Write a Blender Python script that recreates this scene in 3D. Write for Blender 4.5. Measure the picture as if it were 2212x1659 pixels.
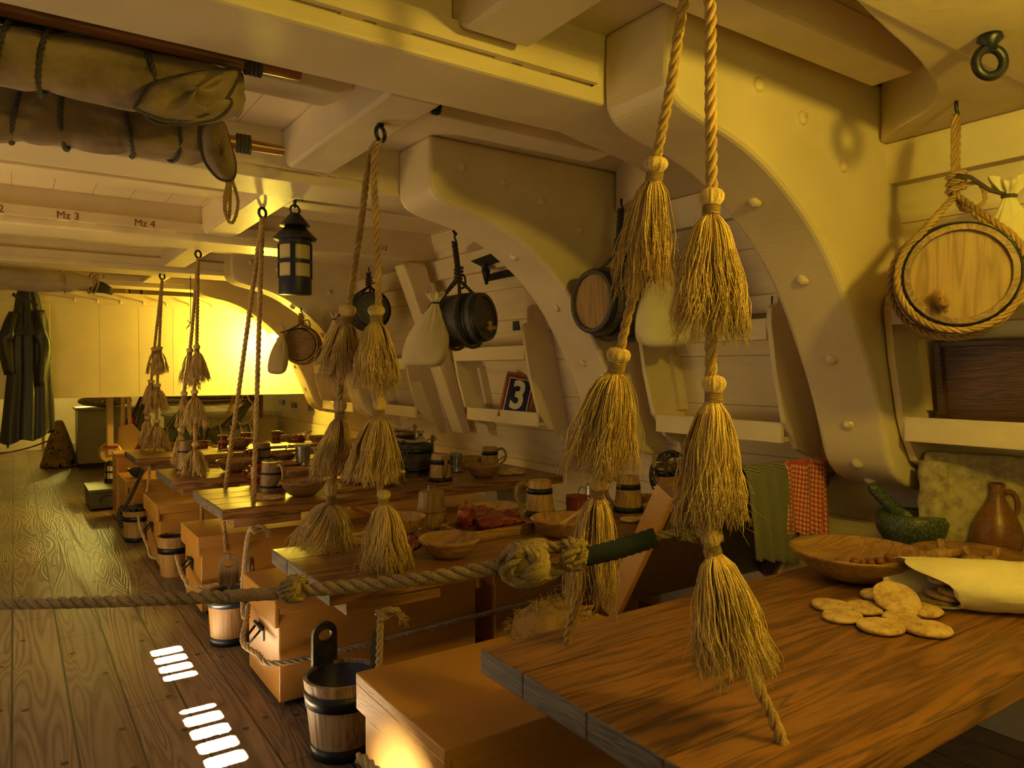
import bpy, math, random
from math import sin, cos, pi, radians
from mathutils import Vector, Matrix, noise
S = bpy.context.scene
COL = S.collection
for o in list(bpy.data.objects): bpy.data.objects.remove(o)

# ---------------------------------------------------------------- camera
F = 1578.0; CX = 1106.0; CY = 829.5; EYE = 1.4
YAW = radians(34.3); PIT = radians(-1.07)
cd = bpy.data.cameras.new('camera'); cam = bpy.data.objects.new('camera', cd); COL.objects.link(cam)
cd.sensor_fit = 'HORIZONTAL'; cd.sensor_width = 36.0; cd.lens = 36.0 * F / 2212.0; cd.clip_start = 0.05; cd.clip_end = 100
cam.location = (0, 0, EYE); cam.rotation_euler = (pi / 2 + PIT, 0, -YAW)
S.camera = cam
# ---------------------------------------------------------------- view, world, lights
S.view_settings.view_transform = 'Standard'; S.view_settings.look = 'None'
S.view_settings.gamma = 1.0; S.view_settings.use_curve_mapping = False
S.view_settings.exposure = 0.08
W = bpy.data.worlds.new('world'); S.world = W; W.use_nodes = True
W.node_tree.nodes['Background'].inputs[0].default_value = (0.35, 0.5, 1.0, 1)
W.node_tree.nodes['Background'].inputs[1].default_value = 0.03

def light(name, kind, loc, energy, color, size=0.1, sizey=None, aim=None, spot=None, blend=0.5):
    l = bpy.data.lights.new(name, kind); l.energy = energy; l.color = color
    o = bpy.data.objects.new(name, l); COL.objects.link(o); o.location = loc
    if kind == 'AREA':
        l.size = size
        if sizey: l.shape = 'RECTANGLE'; l.size_y = sizey
    elif kind == 'SUN': l.angle = size
    else: l.shadow_soft_size = size
    if kind == 'SPOT': l.spot_size = spot; l.spot_blend = blend
    if aim is not None:
        d = Vector(aim) - Vector(loc); o.rotation_euler = d.to_track_quat('-Z', 'Y').to_euler()
    return o
YEL = (1.0, 0.72, 0.07); WARM = (1.0, 0.74, 0.36); SKY = (1.0, 0.93, 0.84)
SUNX = 0.55                                                   # sideways run of the sun per metre it falls
light('lamp_near', 'POINT', (1.5, 0.05, 2.12), 51, (1.0, 0.69, 0.065), 0.05)
light('lamp_bow_corner', 'POINT', (2.42, 8.42, 1.72), 128, (1.0, 0.74, 0.075), 0.06)
light('lamp_beyond_screen', 'POINT', (1.0, 14.3, 1.5), 65, (1.0, 0.78, 0.16), 0.08)
light('fill_waist', 'AREA', (-1.0, 4.6, 0.6), 30, (1.0, 0.68, 0.25), 1.2, 1.6, aim=(1.7, 4.6, 2.1))  # unseen fill panel, added to lift the hull side and deckhead amidships
light('fill_aft', 'AREA', (-1.1, 2.7, 0.30), 9, (1.0, 0.74, 0.42), 1.2, 1.8, aim=(0.4, 2.2, 2.4))  # added low uplight, brightens beam undersides and chest ends; no real lamp
light('fill_bay', 'AREA', (0.7, -0.7, 1.45), 7.5, (1.0, 0.74, 0.08), 0.8, 0.8, aim=(1.4, 1.3, 2.4))  # added fill, lights the near beams from below; no fitting here
light('hatch_sky', 'AREA', (-0.75, 2.6, 2.38), 12, (0.45, 0.62, 1.0), 0.9, 2.6, aim=(-0.35, 2.6, 0))
light('chest_end_spot', 'SPOT', (-0.80, 1.35, 0.62), 1000, (1.0, 0.94, 0.84), 0.03, aim=(0.87, 1.80, 0.14), spot=radians(20), blend=1.0)  # added spot that whitens the nearest chest's end; not the sun itself
sun = light('sun', 'SUN', (-3, 3, 6), 2200, (1.0, 0.89, 0.62), radians(0.75), aim=(-3 + SUNX, 3, 5))

# ---------------------------------------------------------------- pixel to place
def ray(u, v):
    r = (u - CX) / F; up = -(v - CY) / F
    fw = cos(PIT) - up * sin(PIT); z = sin(PIT) + up * cos(PIT)
    return Vector((fw * sin(YAW) + r * cos(YAW), fw * cos(YAW) - r * sin(YAW), z))
def P(u, v, d): return Vector((0, 0, EYE)) + ray(u, v) * d          # at forward distance d
def onz(u, v, z):
    d = ray(u, v); return Vector((0, 0, EYE)) + d * ((z - EYE) / d.z)
def onx(u, v, x):
    d = ray(u, v); return Vector((0, 0, EYE)) + d * (x / d.x)
def ony(u, v, y):
    d = ray(u, v); return Vector((0, 0, EYE)) + d * (y / d.y)

# ---------------------------------------------------------------- materials
def mat(name, base=(.5, .5, .5), rough=.5, metal=0, spec=.5, emit=None, es=1):
    m = bpy.data.materials.new(name); m.use_nodes = True
    b = m.node_tree.nodes['Principled BSDF']
    b.inputs['Base Color'].default_value = (*base, 1); b.inputs['Roughness'].default_value = rough
    b.inputs['Metallic'].default_value = metal; b.inputs['Specular IOR Level'].default_value = spec
    if emit: b.inputs['Emission Color'].default_value = (*emit, 1); b.inputs['Emission Strength'].default_value = es
    return m
class N:
    def __init__(s, m): s.t = m.node_tree; s.b = s.t.nodes['Principled BSDF']
    def n(s, typ, **kw):
        x = s.t.nodes.new('ShaderNode' + typ)
        for k, v in kw.items():
            if k[0] == '_': setattr(x, k[1:], v)
            else: s.put(x.inputs[int(k[1:]) if k[0] == 'i' and k[1:].isdigit() else k.replace('__', ' ')], v)
        return x
    def put(s, inp, v):
        if hasattr(v, 'default_value') and hasattr(v, 'is_output') or isinstance(v, bpy.types.NodeSocket): s.t.links.new(v, inp)
        else: inp.default_value = v
    def coord(s, scale=(1, 1, 1), rot=(0, 0, 0)):
        tc = s.n('TexCoord'); mp = s.n('Mapping'); s.t.links.new(tc.outputs['Object'], mp.inputs[0])
        mp.inputs['Scale'].default_value = scale; mp.inputs['Rotation'].default_value = rot; return mp.outputs[0]
    def ramp(s, fac, stops):
        r = s.n('ValToRGB'); s.t.links.new(fac, r.inputs[0]); e = r.color_ramp.elements
        e[0].position = stops[0][0]; e[0].color = (*stops[0][1], 1); e[1].position = stops[-1][0]; e[1].color = (*stops[-1][1], 1)
        for p, c in stops[1:-1]: q = e.new(p); q.color = (*c, 1)
        return r.outputs[0]
    def bump(s, h, strength=.3, dist=.002):
        b = s.n('Bump'); b.inputs['Strength'].default_value = strength; b.inputs['Distance'].default_value = dist
        s.t.links.new(h, b.inputs['Height']); s.t.links.new(b.outputs[0], s.b.inputs['Normal'])
    def math(s, op, a, b=0.0, c=0.0):
        m = s.n('Math', _operation=op); s.put(m.inputs[0], a); s.put(m.inputs[1], b); s.put(m.inputs[2], c); return m.outputs[0]
    def mix(s, f, a, b, mode='MIX'):
        m = s.n('Mix', _data_type='RGBA', _blend_type=mode)
        s.put(m.inputs[0], f); s.put(m.inputs[6], a if not isinstance(a, tuple) else (*a, 1)); s.put(m.inputs[7], b if not isinstance(b, tuple) else (*b, 1)); return m.outputs[2]
    def col(s, x): s.t.links.new(x, s.b.inputs['Base Color'])
def mul(c, k): return tuple(x * k for x in c)

def m_paint(name, c, rough=.42, chips=None, var=.1):
    m = mat(name, c, rough); g = N(m); co = g.coord()
    nz = g.n('TexNoise', Vector=co, Scale=3.0, Detail=4.0); n2 = g.n('TexNoise', Vector=g.coord((12, 12, 90)), Scale=2.0, Detail=3.0)
    col = g.ramp(nz.outputs[0], [(.3, mul(c, 1 - var)), (.7, mul(c, 1 + var * .5))])
    if chips:
        n3 = g.n('TexNoise', Vector=g.coord((22, 60, 40)), Scale=1.6, Detail=6.0, Roughness=.7)
        col = g.mix(g.ramp(n3.outputs[0], [(.66, (0, 0, 0)), (.70, (1, 1, 1))]), col, chips)
    g.col(col); g.bump(g.math('ADD', n2.outputs[0], nz.outputs[0]), .25, .004); return m
def m_wood(name, c1, c2, rough=.45, axis='X', scale=1.0, plank=None, bumpk=.35):
    """grain that runs along one axis; plank=(axis, width) adds board seams"""
    m = mat(name, c1, rough); g = N(m)
    k = {'X': (1.2, 14, 14), 'Y': (14, 1.2, 14), 'Z': (14, 14, 1.2)}[axis]; k = tuple(a * scale for a in k)
    n1 = g.n('TexNoise', Vector=g.coord(k), Scale=1.0, Detail=3.0, Distortion=.6)
    w = g.n('TexNoise', Vector=g.coord(tuple(a * 4 for a in k)), Scale=1.3, Detail=2.0)
    ring = g.math('FRACT', g.math('MULTIPLY', n1.outputs[0], 7.0))
    ring = g.math('ABSOLUTE', g.math('SUBTRACT', ring, .5))
    h = g.math('ADD', g.math('MULTIPLY', ring, 1.3), g.math('MULTIPLY', w.outputs[0], .5))
    col = g.ramp(h, [(.15, c2), (.8, c1)]); g.col(col); g.bump(h, bumpk, .003)
    return m
M = {}
CREAM = (.74, .62, .42)
M['cream'] = m_paint('cream_paint', CREAM)
M['cream_bow'] = m_paint('cream_paint_panel', (.74, .62, .42), .5)
def wall_mat():
    m = mat('cream_planked_wall', CREAM, .45); g = N(m)
    sx = g.n('SeparateXYZ', Vector=g.coord()); z = sx.outputs[2]
    fr = g.math('FRACT', g.math('DIVIDE', z, .245)); seam = g.math('LESS_THAN', fr, .014)
    nz = g.n('TexNoise', Vector=g.coord((1, 1, 8)), Scale=3.0, Detail=4.0)
    base = g.ramp(nz.outputs[0], [(.3, mul(CREAM, .9)), (.7, mul(CREAM, 1.05))])
    g.col(g.mix(seam, base, (.22, .15, .07))); g.bump(g.math('SUBTRACT', nz.outputs[0], g.math('MULTIPLY', seam, 3.0)), .4, .003); return m
M['wall'] = wall_mat()
def ceil_mat():
    m = mat('cream_planked_deckhead', CREAM, .5); g = N(m)
    sx = g.n('SeparateXYZ', Vector=g.coord()); fr = g.math('FRACT', g.math('DIVIDE', sx.outputs[0], .2)); seam = g.math('LESS_THAN', fr, .02)
    g.col(g.mix(seam, CREAM, (.4, .3, .16))); g.bump(g.math('SUBTRACT', 1.0, seam), .4, .003); return m
M['ceil'] = ceil_mat()
def floor_mat():
    m = mat('scrubbed_deck_planks', (.2, .14, .09), .42); g = N(m)
    sx = g.n('SeparateXYZ', Vector=g.coord()); x, y = sx.outputs[0], sx.outputs[1]
    PW = .2
    xi = g.math('FLOOR', g.math('DIVIDE', g.math('ADD', x, .02), PW)); fr = g.math('FRACT', g.math('DIVIDE', g.math('ADD', x, .02), PW))
    seam = g.math('LESS_THAN', g.math('ABSOLUTE', g.math('SUBTRACT', fr, .5)), .478)          # 1 inside a plank
    off = g.n('TexWhiteNoise', _noise_dimensions='1D', W=xi).outputs[0]
    cy = g.math('FRACT', g.math('DIVIDE', g.math('ADD', y, g.math('MULTIPLY', off, 5.0)), 2.6)); butt = g.math('GREATER_THAN', cy, .0022)
    inside = g.math('MULTIPLY', seam, butt)
    # cathedral grain: rings of a long ellipsoidal noise, shifted plank by plank
    cv = g.n('CombineXYZ'); g.put(cv.inputs[0], g.math('ADD', g.math('MULTIPLY', x, 7.0), g.math('MULTIPLY', off, 37.0)))
    g.put(cv.inputs[1], g.math('ADD', g.math('MULTIPLY', y, .55), g.math('MULTIPLY', off, 91.0)))
    n1 = g.n('TexNoise', Vector=cv.outputs[0], Scale=1.0, Detail=1.5, Distortion=.5)
    ring = g.math('ABSOLUTE', g.math('SUBTRACT', g.math('FRACT', g.math('MULTIPLY', n1.outputs[0], 17.0)), .5))
    fine = g.n('TexNoise', Vector=g.coord((90, 3, 1)), Scale=1.5, Detail=3.0)
    wear = g.n('TexNoise', Vector=g.coord((1.5, .8, 1)), Scale=1.6, Detail=4.0)
    h = g.math('ADD', g.math('MULTIPLY', ring, 1.5), g.math('MULTIPLY', fine.outputs[0], .5))
    col = g.ramp(h, [(.2, (.085, .060, .040)), (.55, (.19, .14, .098)), (1.0, (.27, .205, .15))])
    tint = g.ramp(off, [(0, (.78, .74, .70)), (1, (1.12, 1.06, 1.0))])
    col = g.mix(1.0, col, tint, 'MULTIPLY')
    col = g.mix(g.math('MULTIPLY', wear.outputs[0], .35), col, (.22, .165, .115))
    g.col(g.mix(inside, (.035, .03, .022), col))
    g.put(g.b.inputs['Roughness'], g.math('ADD', .26, g.math('MULTIPLY', wear.outputs[0], .28)))
    g.bump(g.math('ADD', g.math('MULTIPLY', inside, 2.5), g.math('MULTIPLY', h, .9)), .55, .003); return m
M['floor'] = floor_mat()
M['orange'] = m_paint('ochre_chest_paint', (.52, .265, .06), .28, chips=None, var=.08)
M['orange_worn'] = m_paint('ochre_chest_paint_worn', (.52, .265, .06), .30, chips=(.12, .06, .02), var=.08)
M['table'] = m_wood('dark_table_wood', (.26, .120, .037), (.06, .024, .008), .36, 'X', 1.0)
M['table_end'] = m_wood('weathered_end_grain', (.12, .10, .082), (.04, .034, .031), .6, 'Y', 2.0)
M['cleat'] = m_wood('cleat_wood', (.22, .11, .045), (.11, .05, .02), .5, 'X', 1.0)
M['bowl'] = m_wood('turned_bowl_wood', (.38, .215, .08), (.20, .10, .032), .42, 'X', .9)
M['bowl_dark'] = m_wood('old_bowl_wood', (.30, .17, .06), (.15, .075, .026), .5, 'Y', 1.2)
M['tankard'] = m_wood('coopered_wood', (.42, .26, .10), (.26, .14, .05), .45, 'Z', 1.2)
M['tankard_dark'] = m_wood('old_coopered_wood', (.26, .155, .062), (.12, .066, .025), .5, 'Z', 1.2)
M['stave'] = m_wood('pale_bucket_stave', (.46, .34, .20), (.22, .145, .08), .45, 'Z', 1.0)
M['barrel'] = m_wood('barrel_stave', (.12, .085, .05), (.045, .032, .022), .5, 'X', 1.2)
M['barrel_head'] = m_wood('barrel_head_wood', (.33, .20, .085), (.19, .105, .038), .5, 'Z', 1.0)
M['spar'] = m_wood('varnished_spar', (.28, .11, .035), (.15, .05, .015), .3, 'X', .8)
M['iron'] = mat('black_iron', (.012, .014, .024), .42, .3)  # navy cast of the shadows is mixed into this black
M['hoop'] = mat('dark_hoop', (.02, .024, .034), .38, .6)  # same blue shadow tint put into the hoop colour
M['pewter'] = mat('pewter', (.32, .33, .34), .3, .9)
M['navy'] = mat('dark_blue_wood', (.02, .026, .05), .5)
def m_rope(name, c, k=.55):
    m = mat(name, c, .8, spec=.25); g = N(m)
    n1 = g.n('TexNoise', Vector=g.coord((1, 1, 1)), Scale=260.0, Detail=2.0); n2 = g.n('TexNoise', Vector=g.coord(), Scale=14.0, Detail=2.0)
    s = g.math('ADD', g.math('MULTIPLY', n1.outputs[0], .6), g.math('MULTIPLY', n2.outputs[0], .4))
    g.col(g.ramp(s, [(.35, mul(c, k)), (.62, c)])); g.bump(n1.outputs[0], .5, .002); return m
M['rope'] = m_rope('hemp_rope', (.50, .33, .13))
M['rope_pale'] = m_rope('pale_hemp_rope', (.55, .43, .26))
M['rope_dark'] = m_rope('tarred_rope', (.085, .075, .06))
M['fringe'] = m_rope('unlaid_hemp_yarn', (.74, .53, .22), .5)
M['twine'] = m_rope('binding_twine', (.34, .22, .09))
M['barrier'] = m_rope('thick_hemp_rope', (.37, .265, .11), .42)
M['whipping'] = m_rope('green_tape_whipping', (.022, .032, .030))
def m_cloth(name, c, scale=500, folds=3.0, k=.75, rough=.85):
    m = mat(name, c, rough, spec=.2); g = N(m)
    n1 = g.n('TexNoise', Vector=g.coord(), Scale=folds, Detail=6.0, Roughness=.6); n2 = g.n('TexNoise', Vector=g.coord(), Scale=float(scale), Detail=1.0)
    g.col(g.ramp(n1.outputs[0], [(.32, mul(c, k)), (.6, c)])); g.bump(g.math('ADD', g.math('MULTIPLY', n1.outputs[0], 4.0), g.math('MULTIPLY', n2.outputs[0], .3)), .35, .006); return m
M['sail'] = m_cloth('weathered_sailcloth', (.33, .245, .14), folds=5.0, k=.42)
M['sail_white'] = m_cloth('grey_sailcloth', (.45, .38, .28), k=.7)
M['canvas'] = m_cloth('cream_canvas', (.74, .66, .45), folds=6.0, k=.88)
M['canvas_bag'] = m_cloth('linen_bag', (.60, .50, .31), folds=6.0, k=.85)
M['oilskin'] = mat('black_oilskin', (.022, .022, .026), .38)
M['burlap'] = m_cloth('straw_sacking', (.34, .22, .10), 90, 20.0, .5)
def m_check(name, a, b, c, n):
    m = mat(name, a, .85, spec=.2); g = N(m); tc = g.n('TexCoord'); sx = g.n('SeparateXYZ', Vector=tc.outputs['UV'])
    u = g.math('GREATER_THAN', g.math('FRACT', g.math('MULTIPLY', sx.outputs[0], float(n))), .5)
    v = g.math('GREATER_THAN', g.math('FRACT', g.math('MULTIPLY', sx.outputs[1], float(n))), .5)
    g.col(g.ramp(g.math('DIVIDE', g.math('ADD', u, v), 2.0), [(0, a), (.5, b), (1, c)])); return m
M['gingham_red'] = m_check('red_gingham', (.62, .50, .36), (.50, .15, .10), (.42, .018, .018), 16)
M['gingham_green'] = m_check('green_check', (.40, .36, .24), (.12, .13, .10), (.03, .04, .042), 44)
def m_biscuit():
    m = mat('ship_biscuit', (.60, .42, .19), .8); g = N(m)
    n1 = g.n('TexNoise', Vector=g.coord(), Scale=34.0, Detail=6.0, Roughness=.7)
    g.col(g.ramp(n1.outputs[0], [(.34, (.30, .17, .065)), (.5, (.55, .38, .17)), (.7, (.70, .52, .28))])); g.bump(n1.outputs[0], .8, .006); return m
M['biscuit'] = m_biscuit()
def m_meat():
    m = mat('cured_pork', (.35, .06, .03), .3); g = N(m)
    n1 = g.n('TexNoise', Vector=g.coord((9, 9, 40)), Scale=1.4, Detail=4.0, Distortion=1.0)
    g.col(g.ramp(n1.outputs[0], [(.42, (.13, .018, .010)), (.56, (.22, .045, .02)), (.68, (.45, .22, .10))])); g.bump(n1.outputs[0], .6, .006); return m
M['meat'] = m_meat()
def m_granite():
    m = mat('green_granite', (.06, .085, .06), .35); g = N(m)
    n1 = g.n('TexNoise', Vector=g.coord(), Scale=130.0, Detail=4.0)
    g.col(g.ramp(n1.outputs[0], [(.4, (.02, .034, .026)), (.6, (.09, .12, .075)), (.75, (.2, .22, .14))])); g.bump(n1.outputs[0], .4, .002); return m
M['granite'] = m_granite()
M['granite_rough'] = mat('ground_granite', (.22, .23, .18), .85)
def m_glaze(name, a, b, r=.22):
    m = mat(name, a, r); g = N(m); n1 = g.n('TexNoise', Vector=g.coord(), Scale=60.0, Detail=5.0, Roughness=.75)
    n2 = g.n('TexVoronoi', Vector=g.coord(), Scale=110.0); sp = g.math('LESS_THAN', n2.outputs['Distance'], .16)
    g.col(g.mix(g.math('MULTIPLY', sp, .5), g.ramp(n1.outputs[0], [(.4, mul(a, .6)), (.65, a)]), b)); return m
M['stoneware'] = m_glaze('salt_glazed_stoneware', (.20, .085, .025), (.45, .28, .12), .3)
M['redware'] = m_glaze('red_slipware', (.24, .045, .012), (.32, .08, .025), .15)
M['slip'] = mat('yellow_slip', (.62, .45, .18), .25)
M['marble'] = mat('brown_ball', (.20, .07, .025), .3)
M['parch'] = m_cloth('mottled_parchment', (.45, .38, .20), folds=26.0, k=.5)
M['sign_red'] = mat('sign_red', (.28, .03, .02), .35); M['sign_blue'] = mat('sign_blue', (.012, .02, .07), .3); M['sign_white'] = mat('sign_white', (.75, .68, .52), .5)
M['redtext'] = mat('dark_red_lettering', (.22, .03, .02), .6); M['blacktext'] = mat('black_lettering', (.02, .02, .03), .6)
M['tray'] = m_wood('dark_oak', (.11, .055, .025), (.045, .022, .011), .4, 'Y', 2.0)
M['horn'] = mat('lantern_horn', (.50, .42, .20), .45); 
M['grey'] = m_paint('grey_chest_paint', (.10, .095, .085), .4)
M['cabinet'] = m_paint('pale_cabinet_paint', (.42, .39, .30), .4)
M['red_cloth'] = mat('red_cloth', (.25, .01, .012), .8); M['hammock'] = m_cloth('hammock_canvas', (.11, .12, .13)); M['treenail'] = mat('treenail_plug', (.055, .04, .028), .5)
M['wax'] = mat('pale_wood', (.55, .36, .16), .5); M['pane'] = M['horn']

# ---------------------------------------------------------------- mesh tools
class MB:
    def __init__(s): s.v = []; s.f = []; s.uv = None
    def add(s, vs, fs):
        k = len(s.v); s.v += [tuple(x) for x in vs]; s.f += [tuple(i + k for i in q) for q in fs]; return s
    def box(s, x0, x1, y0, y1, z0, z1, mtx=None):
        vs = [Vector((x, y, z)) for z in (z0, z1) for y in (y0, y1) for x in (x0, x1)]
        if mtx is not None: vs = [mtx @ p for p in vs]
        return s.add(vs, [(0, 2, 3, 1), (4, 5, 7, 6), (0, 1, 5, 4), (2, 6, 7, 3), (0, 4, 6, 2), (1, 3, 7, 5)])
    def rings(s, R, cap0=True, cap1=True, close=False):
        n = len(R[0]); vs = [p for r in R for p in r]; fs = []
        for i in range(len(R) - 1 + (1 if close else 0)):
            a = i * n; b = ((i + 1) % len(R)) * n
            fs += [(a + j, a + (j + 1) % n, b + (j + 1) % n, b + j) for j in range(n)]
        if cap0 and not close: fs.append(tuple(range(n - 1, -1, -1)))
        if cap1 and not close: fs.append(tuple((len(R) - 1) * n + j for j in range(n)))
        return s.add(vs, fs)
    def tube(s, pts, r, n=8, cap=True, close=False, rf=None):
        fr = frames(pts, close); R = []
        for i, (p, a, b, t) in enumerate(fr):
            rr = r[i] if isinstance(r, (list, tuple)) else r
            R.append([p + (a * cos(2 * pi * j / n) + b * sin(2 * pi * j / n)) * (rr if rf is None else rr * rf(i, 2 * pi * j / n)) for j in range(n)])
        return s.rings(R, cap, cap, close)
    def lathe(s, prof, n=32, mtx=None, rf=None, cap0=True, cap1=True):
        R = []
        for r, z in prof:
            q = []
            for j in range(n):
                a = 2 * pi * j / n; k = r if rf is None else r * rf(a, z)
                p = Vector((k * cos(a), k * sin(a), z)); q.append(mtx @ p if mtx is not None else p)
            R.append(q)
        return s.rings(R, cap0, cap1)
    def prism(s, poly, axis, a, b, mtx=None):
        def pt(p, c): return Vector({'x': (c, p[0], p[1]), 'y': (p[0], c, p[1]), 'z': (p[0], p[1], c)}[axis])
        n = len(poly); vs = [pt(p, a) for p in poly] + [pt(p, b) for p in poly]
        if mtx is not None: vs = [mtx @ p for p in vs]
        return s.add(vs, [tuple(range(n)), tuple(range(2 * n - 1, n - 1, -1))] + [(j, n + j, n + (j + 1) % n, (j + 1) % n) for j in range(n)])
    def rope(s, pts, R, pitch=None, n=6, step=None):
        """three laid strands around a smoothed path"""
        pitch = pitch or R * 7; step = step or R * .9
        path = resample(pts, step); fr = frames(path); L = 0; acc = []
        for i in range(len(path)):
            if i: L += (path[i] - path[i - 1]).length
            acc.append(L)
        for k in range(3):
            q = []
            for (p, a, b, t), l in zip(fr, acc):
                an = 2 * pi * (l / pitch) + k * 2 * pi / 3; q.append(p + (a * cos(an) + b * sin(an)) * R * .55)
            s.tube(q, R * .51, n)
        return s
    def build(s, name, m, parent=None, smooth=False, bevel=0, loc=None, sub=0, seg=2):
        me = bpy.data.meshes.new(name)
        off = Vector(loc) if loc is not None else None
        me.from_pydata([tuple(Vector(p) - off) for p in s.v] if off is not None else s.v, [], s.f)
        if s.uv:
            ul = me.uv_layers.new(); 
            for lp in me.loops: ul.data[lp.index].uv = s.uv[lp.vertex_index]
        me.materials.append(M[m] if isinstance(m, str) else m)
        me.validate(); me.update()
        import bmesh
        bm = bmesh.new(); bm.from_mesh(me); bmesh.ops.recalc_face_normals(bm, faces=bm.faces); bm.to_mesh(me); bm.free()
        if smooth: me.polygons.foreach_set('use_smooth', [True] * len(me.polygons))
        o = bpy.data.objects.new(name, me); COL.objects.link(o)
        if off is not None: o.location = off
        if parent is not None: o.parent = parent
        if bevel:
            b = o.modifiers.new('bevel', 'BEVEL'); b.width = bevel; b.segments = seg; b.limit_method = 'ANGLE'; b.angle_limit = radians(40)
            if not smooth: me.polygons.foreach_set('use_smooth', [False] * len(me.polygons))
        if sub: q = o.modifiers.new('sub', 'SUBSURF'); q.levels = q.render_levels = sub
        return o
def catmull(pts, per=8):
    pts = [Vector(p) for p in pts]
    if len(pts) < 3: return [pts[0].lerp(pts[-1], i / per) for i in range(per + 1)]
    q = [pts[0] * 2 - pts[1]] + pts + [pts[-1] * 2 - pts[-2]]; out = []
    for i in range(1, len(q) - 2):
        for k in range(per):
            t = k / per; a, b, c, d = q[i - 1], q[i], q[i + 1], q[i + 2]
            out.append(.5 * ((2 * b) + (c - a) * t + (2 * a - 5 * b + 4 * c - d) * t * t + (3 * b - a - 3 * c + d) * t ** 3))
    out.append(pts[-1]); return out
def resample(pts, step):
    c = catmull(pts, 12); out = [c[0]]; acc = 0
    for a, b in zip(c, c[1:]):
        l = (b - a).length; 
        while l > 1e-9 and acc + l >= step:
            t = (step - acc) / l; a = a.lerp(b, t); l = (b - a).length; out.append(a); acc = 0
        acc += l
    out.append(c[-1]); return out
def frames(pts, close=False):
    pts = [Vector(p) for p in pts]; n = len(pts); out = []; ref = None
    for i in range(n):
        t = (pts[(i + 1) % n] - pts[i - 1]) if close else (pts[min(i + 1, n - 1)] - pts[max(i - 1, 0)])
        t = t.normalized() if t.length > 1e-9 else Vector((0, 0, 1))
        if ref is None: ref = Vector((0, 0, 1)) if abs(t.z) < .9 else Vector((1, 0, 0))
        a = ref - t * ref.dot(t)
        if a.length < 1e-6: a = t.orthogonal()
        a.normalize(); b = t.cross(a); ref = a; out.append((pts[i], a, b, t))
    return out
def empty(name, loc, rz=0):
    o = bpy.data.objects.new(name, None); o.empty_display_size = .1; COL.objects.link(o); o.location = loc; o.rotation_euler = (0, 0, rz); return o
def tag(o, label=None, cat=None, group=None, kind=None):
    if label: o['label'] = label
    if cat: o['category'] = cat
    if group: o['group'] = group
    if kind: o['kind'] = kind
    return o
def thing(name, label, cat, loc=(0, 0, 0), rz=0, group=None): return tag(empty(name, loc, rz), label, cat, group)
def struct(name, mb, m, **kw):
    o = mb.build(name, m, **kw); o['kind'] = 'structure'; return o
def copy_tree(o, parent=None):
    c = o.copy(); COL.objects.link(c)
    if parent is not None: c.parent = parent
    for ch in o.children: copy_tree(ch, c)
    return c
def nz(p, s=1.0): return noise.noise(Vector(p) * s)
def text_mesh(body, size, m, mtx, parent=None, name='lettering', extrude=.0006, bold=0):
    cu = bpy.data.curves.new('t', 'FONT'); cu.body = body; cu.size = size; cu.extrude = extrude; cu.offset = bold; cu.align_x = 'CENTER'; cu.align_y = 'CENTER'
    t = bpy.data.objects.new('t', cu); COL.objects.link(t); bpy.context.view_layer.update()
    me = bpy.data.meshes.new_from_object(t.evaluated_get(bpy.context.evaluated_depsgraph_get()))
    bpy.data.objects.remove(t); me.name = name; me.materials.clear(); me.materials.append(M[m])
    for v in me.vertices: v.co = mtx @ v.co
    o = bpy.data.objects.new(name, me); COL.objects.link(o)
    if parent is not None: o.parent = parent
    return o
RND = random.Random(7)

# ================================================================ THE SETTING
ZB = 2.24; ZC = 2.46                                            # beam undersides, deck planking underside
YB = 16.2
def wallx(z): return 3.12 if z < .72 else 3.12 - (z - .72) * .243
struct('floor', MB().box(-3.2, 3.4, -2.5, YB, -.05, 0), 'floor')
# the hatch grating lets sunlight through in a row of slots; the deckhead planking stops around it
SX = SUNX * ZC; HX0, HX1 = -1.2, -.3
cl = MB(); cl.box(-3.2, HX0, -2.5, YB, ZC, ZC + .05); cl.box(HX1, 3.4, -2.5, YB, ZC, ZC + .05)
cl.box(HX0, HX1, -2.5, 1.2, ZC, ZC + .05); cl.box(HX0, HX1, 4.4, YB, ZC, ZC + .05)
struct('ceiling', cl, 'ceil')
slots = [(.60, y, .058, .030) for y in (2.73, 2.855, 2.98, 3.105, 3.23, 3.59, 3.715, 3.84, 3.96)]
g = MB(); holes = sorted([(x - SX, y, a, b) for x, y, a, b in slots], key=lambda q: q[1])
ycuts = sorted(set([1.2, 4.4] + [q[1] - q[3] for q in holes] + [q[1] + q[3] for q in holes]))
for y0, y1 in zip(ycuts, ycuts[1:]):
    ym = (y0 + y1) / 2; hs = sorted((q[0] - q[2], q[0] + q[2]) for q in holes if q[1] - q[3] < ym < q[1] + q[3]); x = HX0
    for a, b in hs: g.box(x, a, y0, y1, ZC + .02, ZC + .04); x = b
    g.box(x, HX1, y0, y1, ZC + .02, ZC + .04)
tag(g.build('hatch_grating', 'cream', loc=(-.4, 2.8, ZC)), 'slotted wooden hatch grating overhead letting sunlight through', 'hatch grating')
w = MB(); w.prism([(wallx(0), 0), (wallx(.72), .72), (wallx(ZC + .05), ZC + .05), (3.4, ZC + .05), (3.4, 0)], 'y', -2.5, YB)
struct('wall_right', w, 'wall')
struct('wall_left', MB().box(-3.25, -3.2, -2.5, YB, 0, ZC), 'cream')
struct('wall_back', MB().box(-3.2, 3.4, YB, YB + .05, 0, ZC), 'cream')
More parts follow.
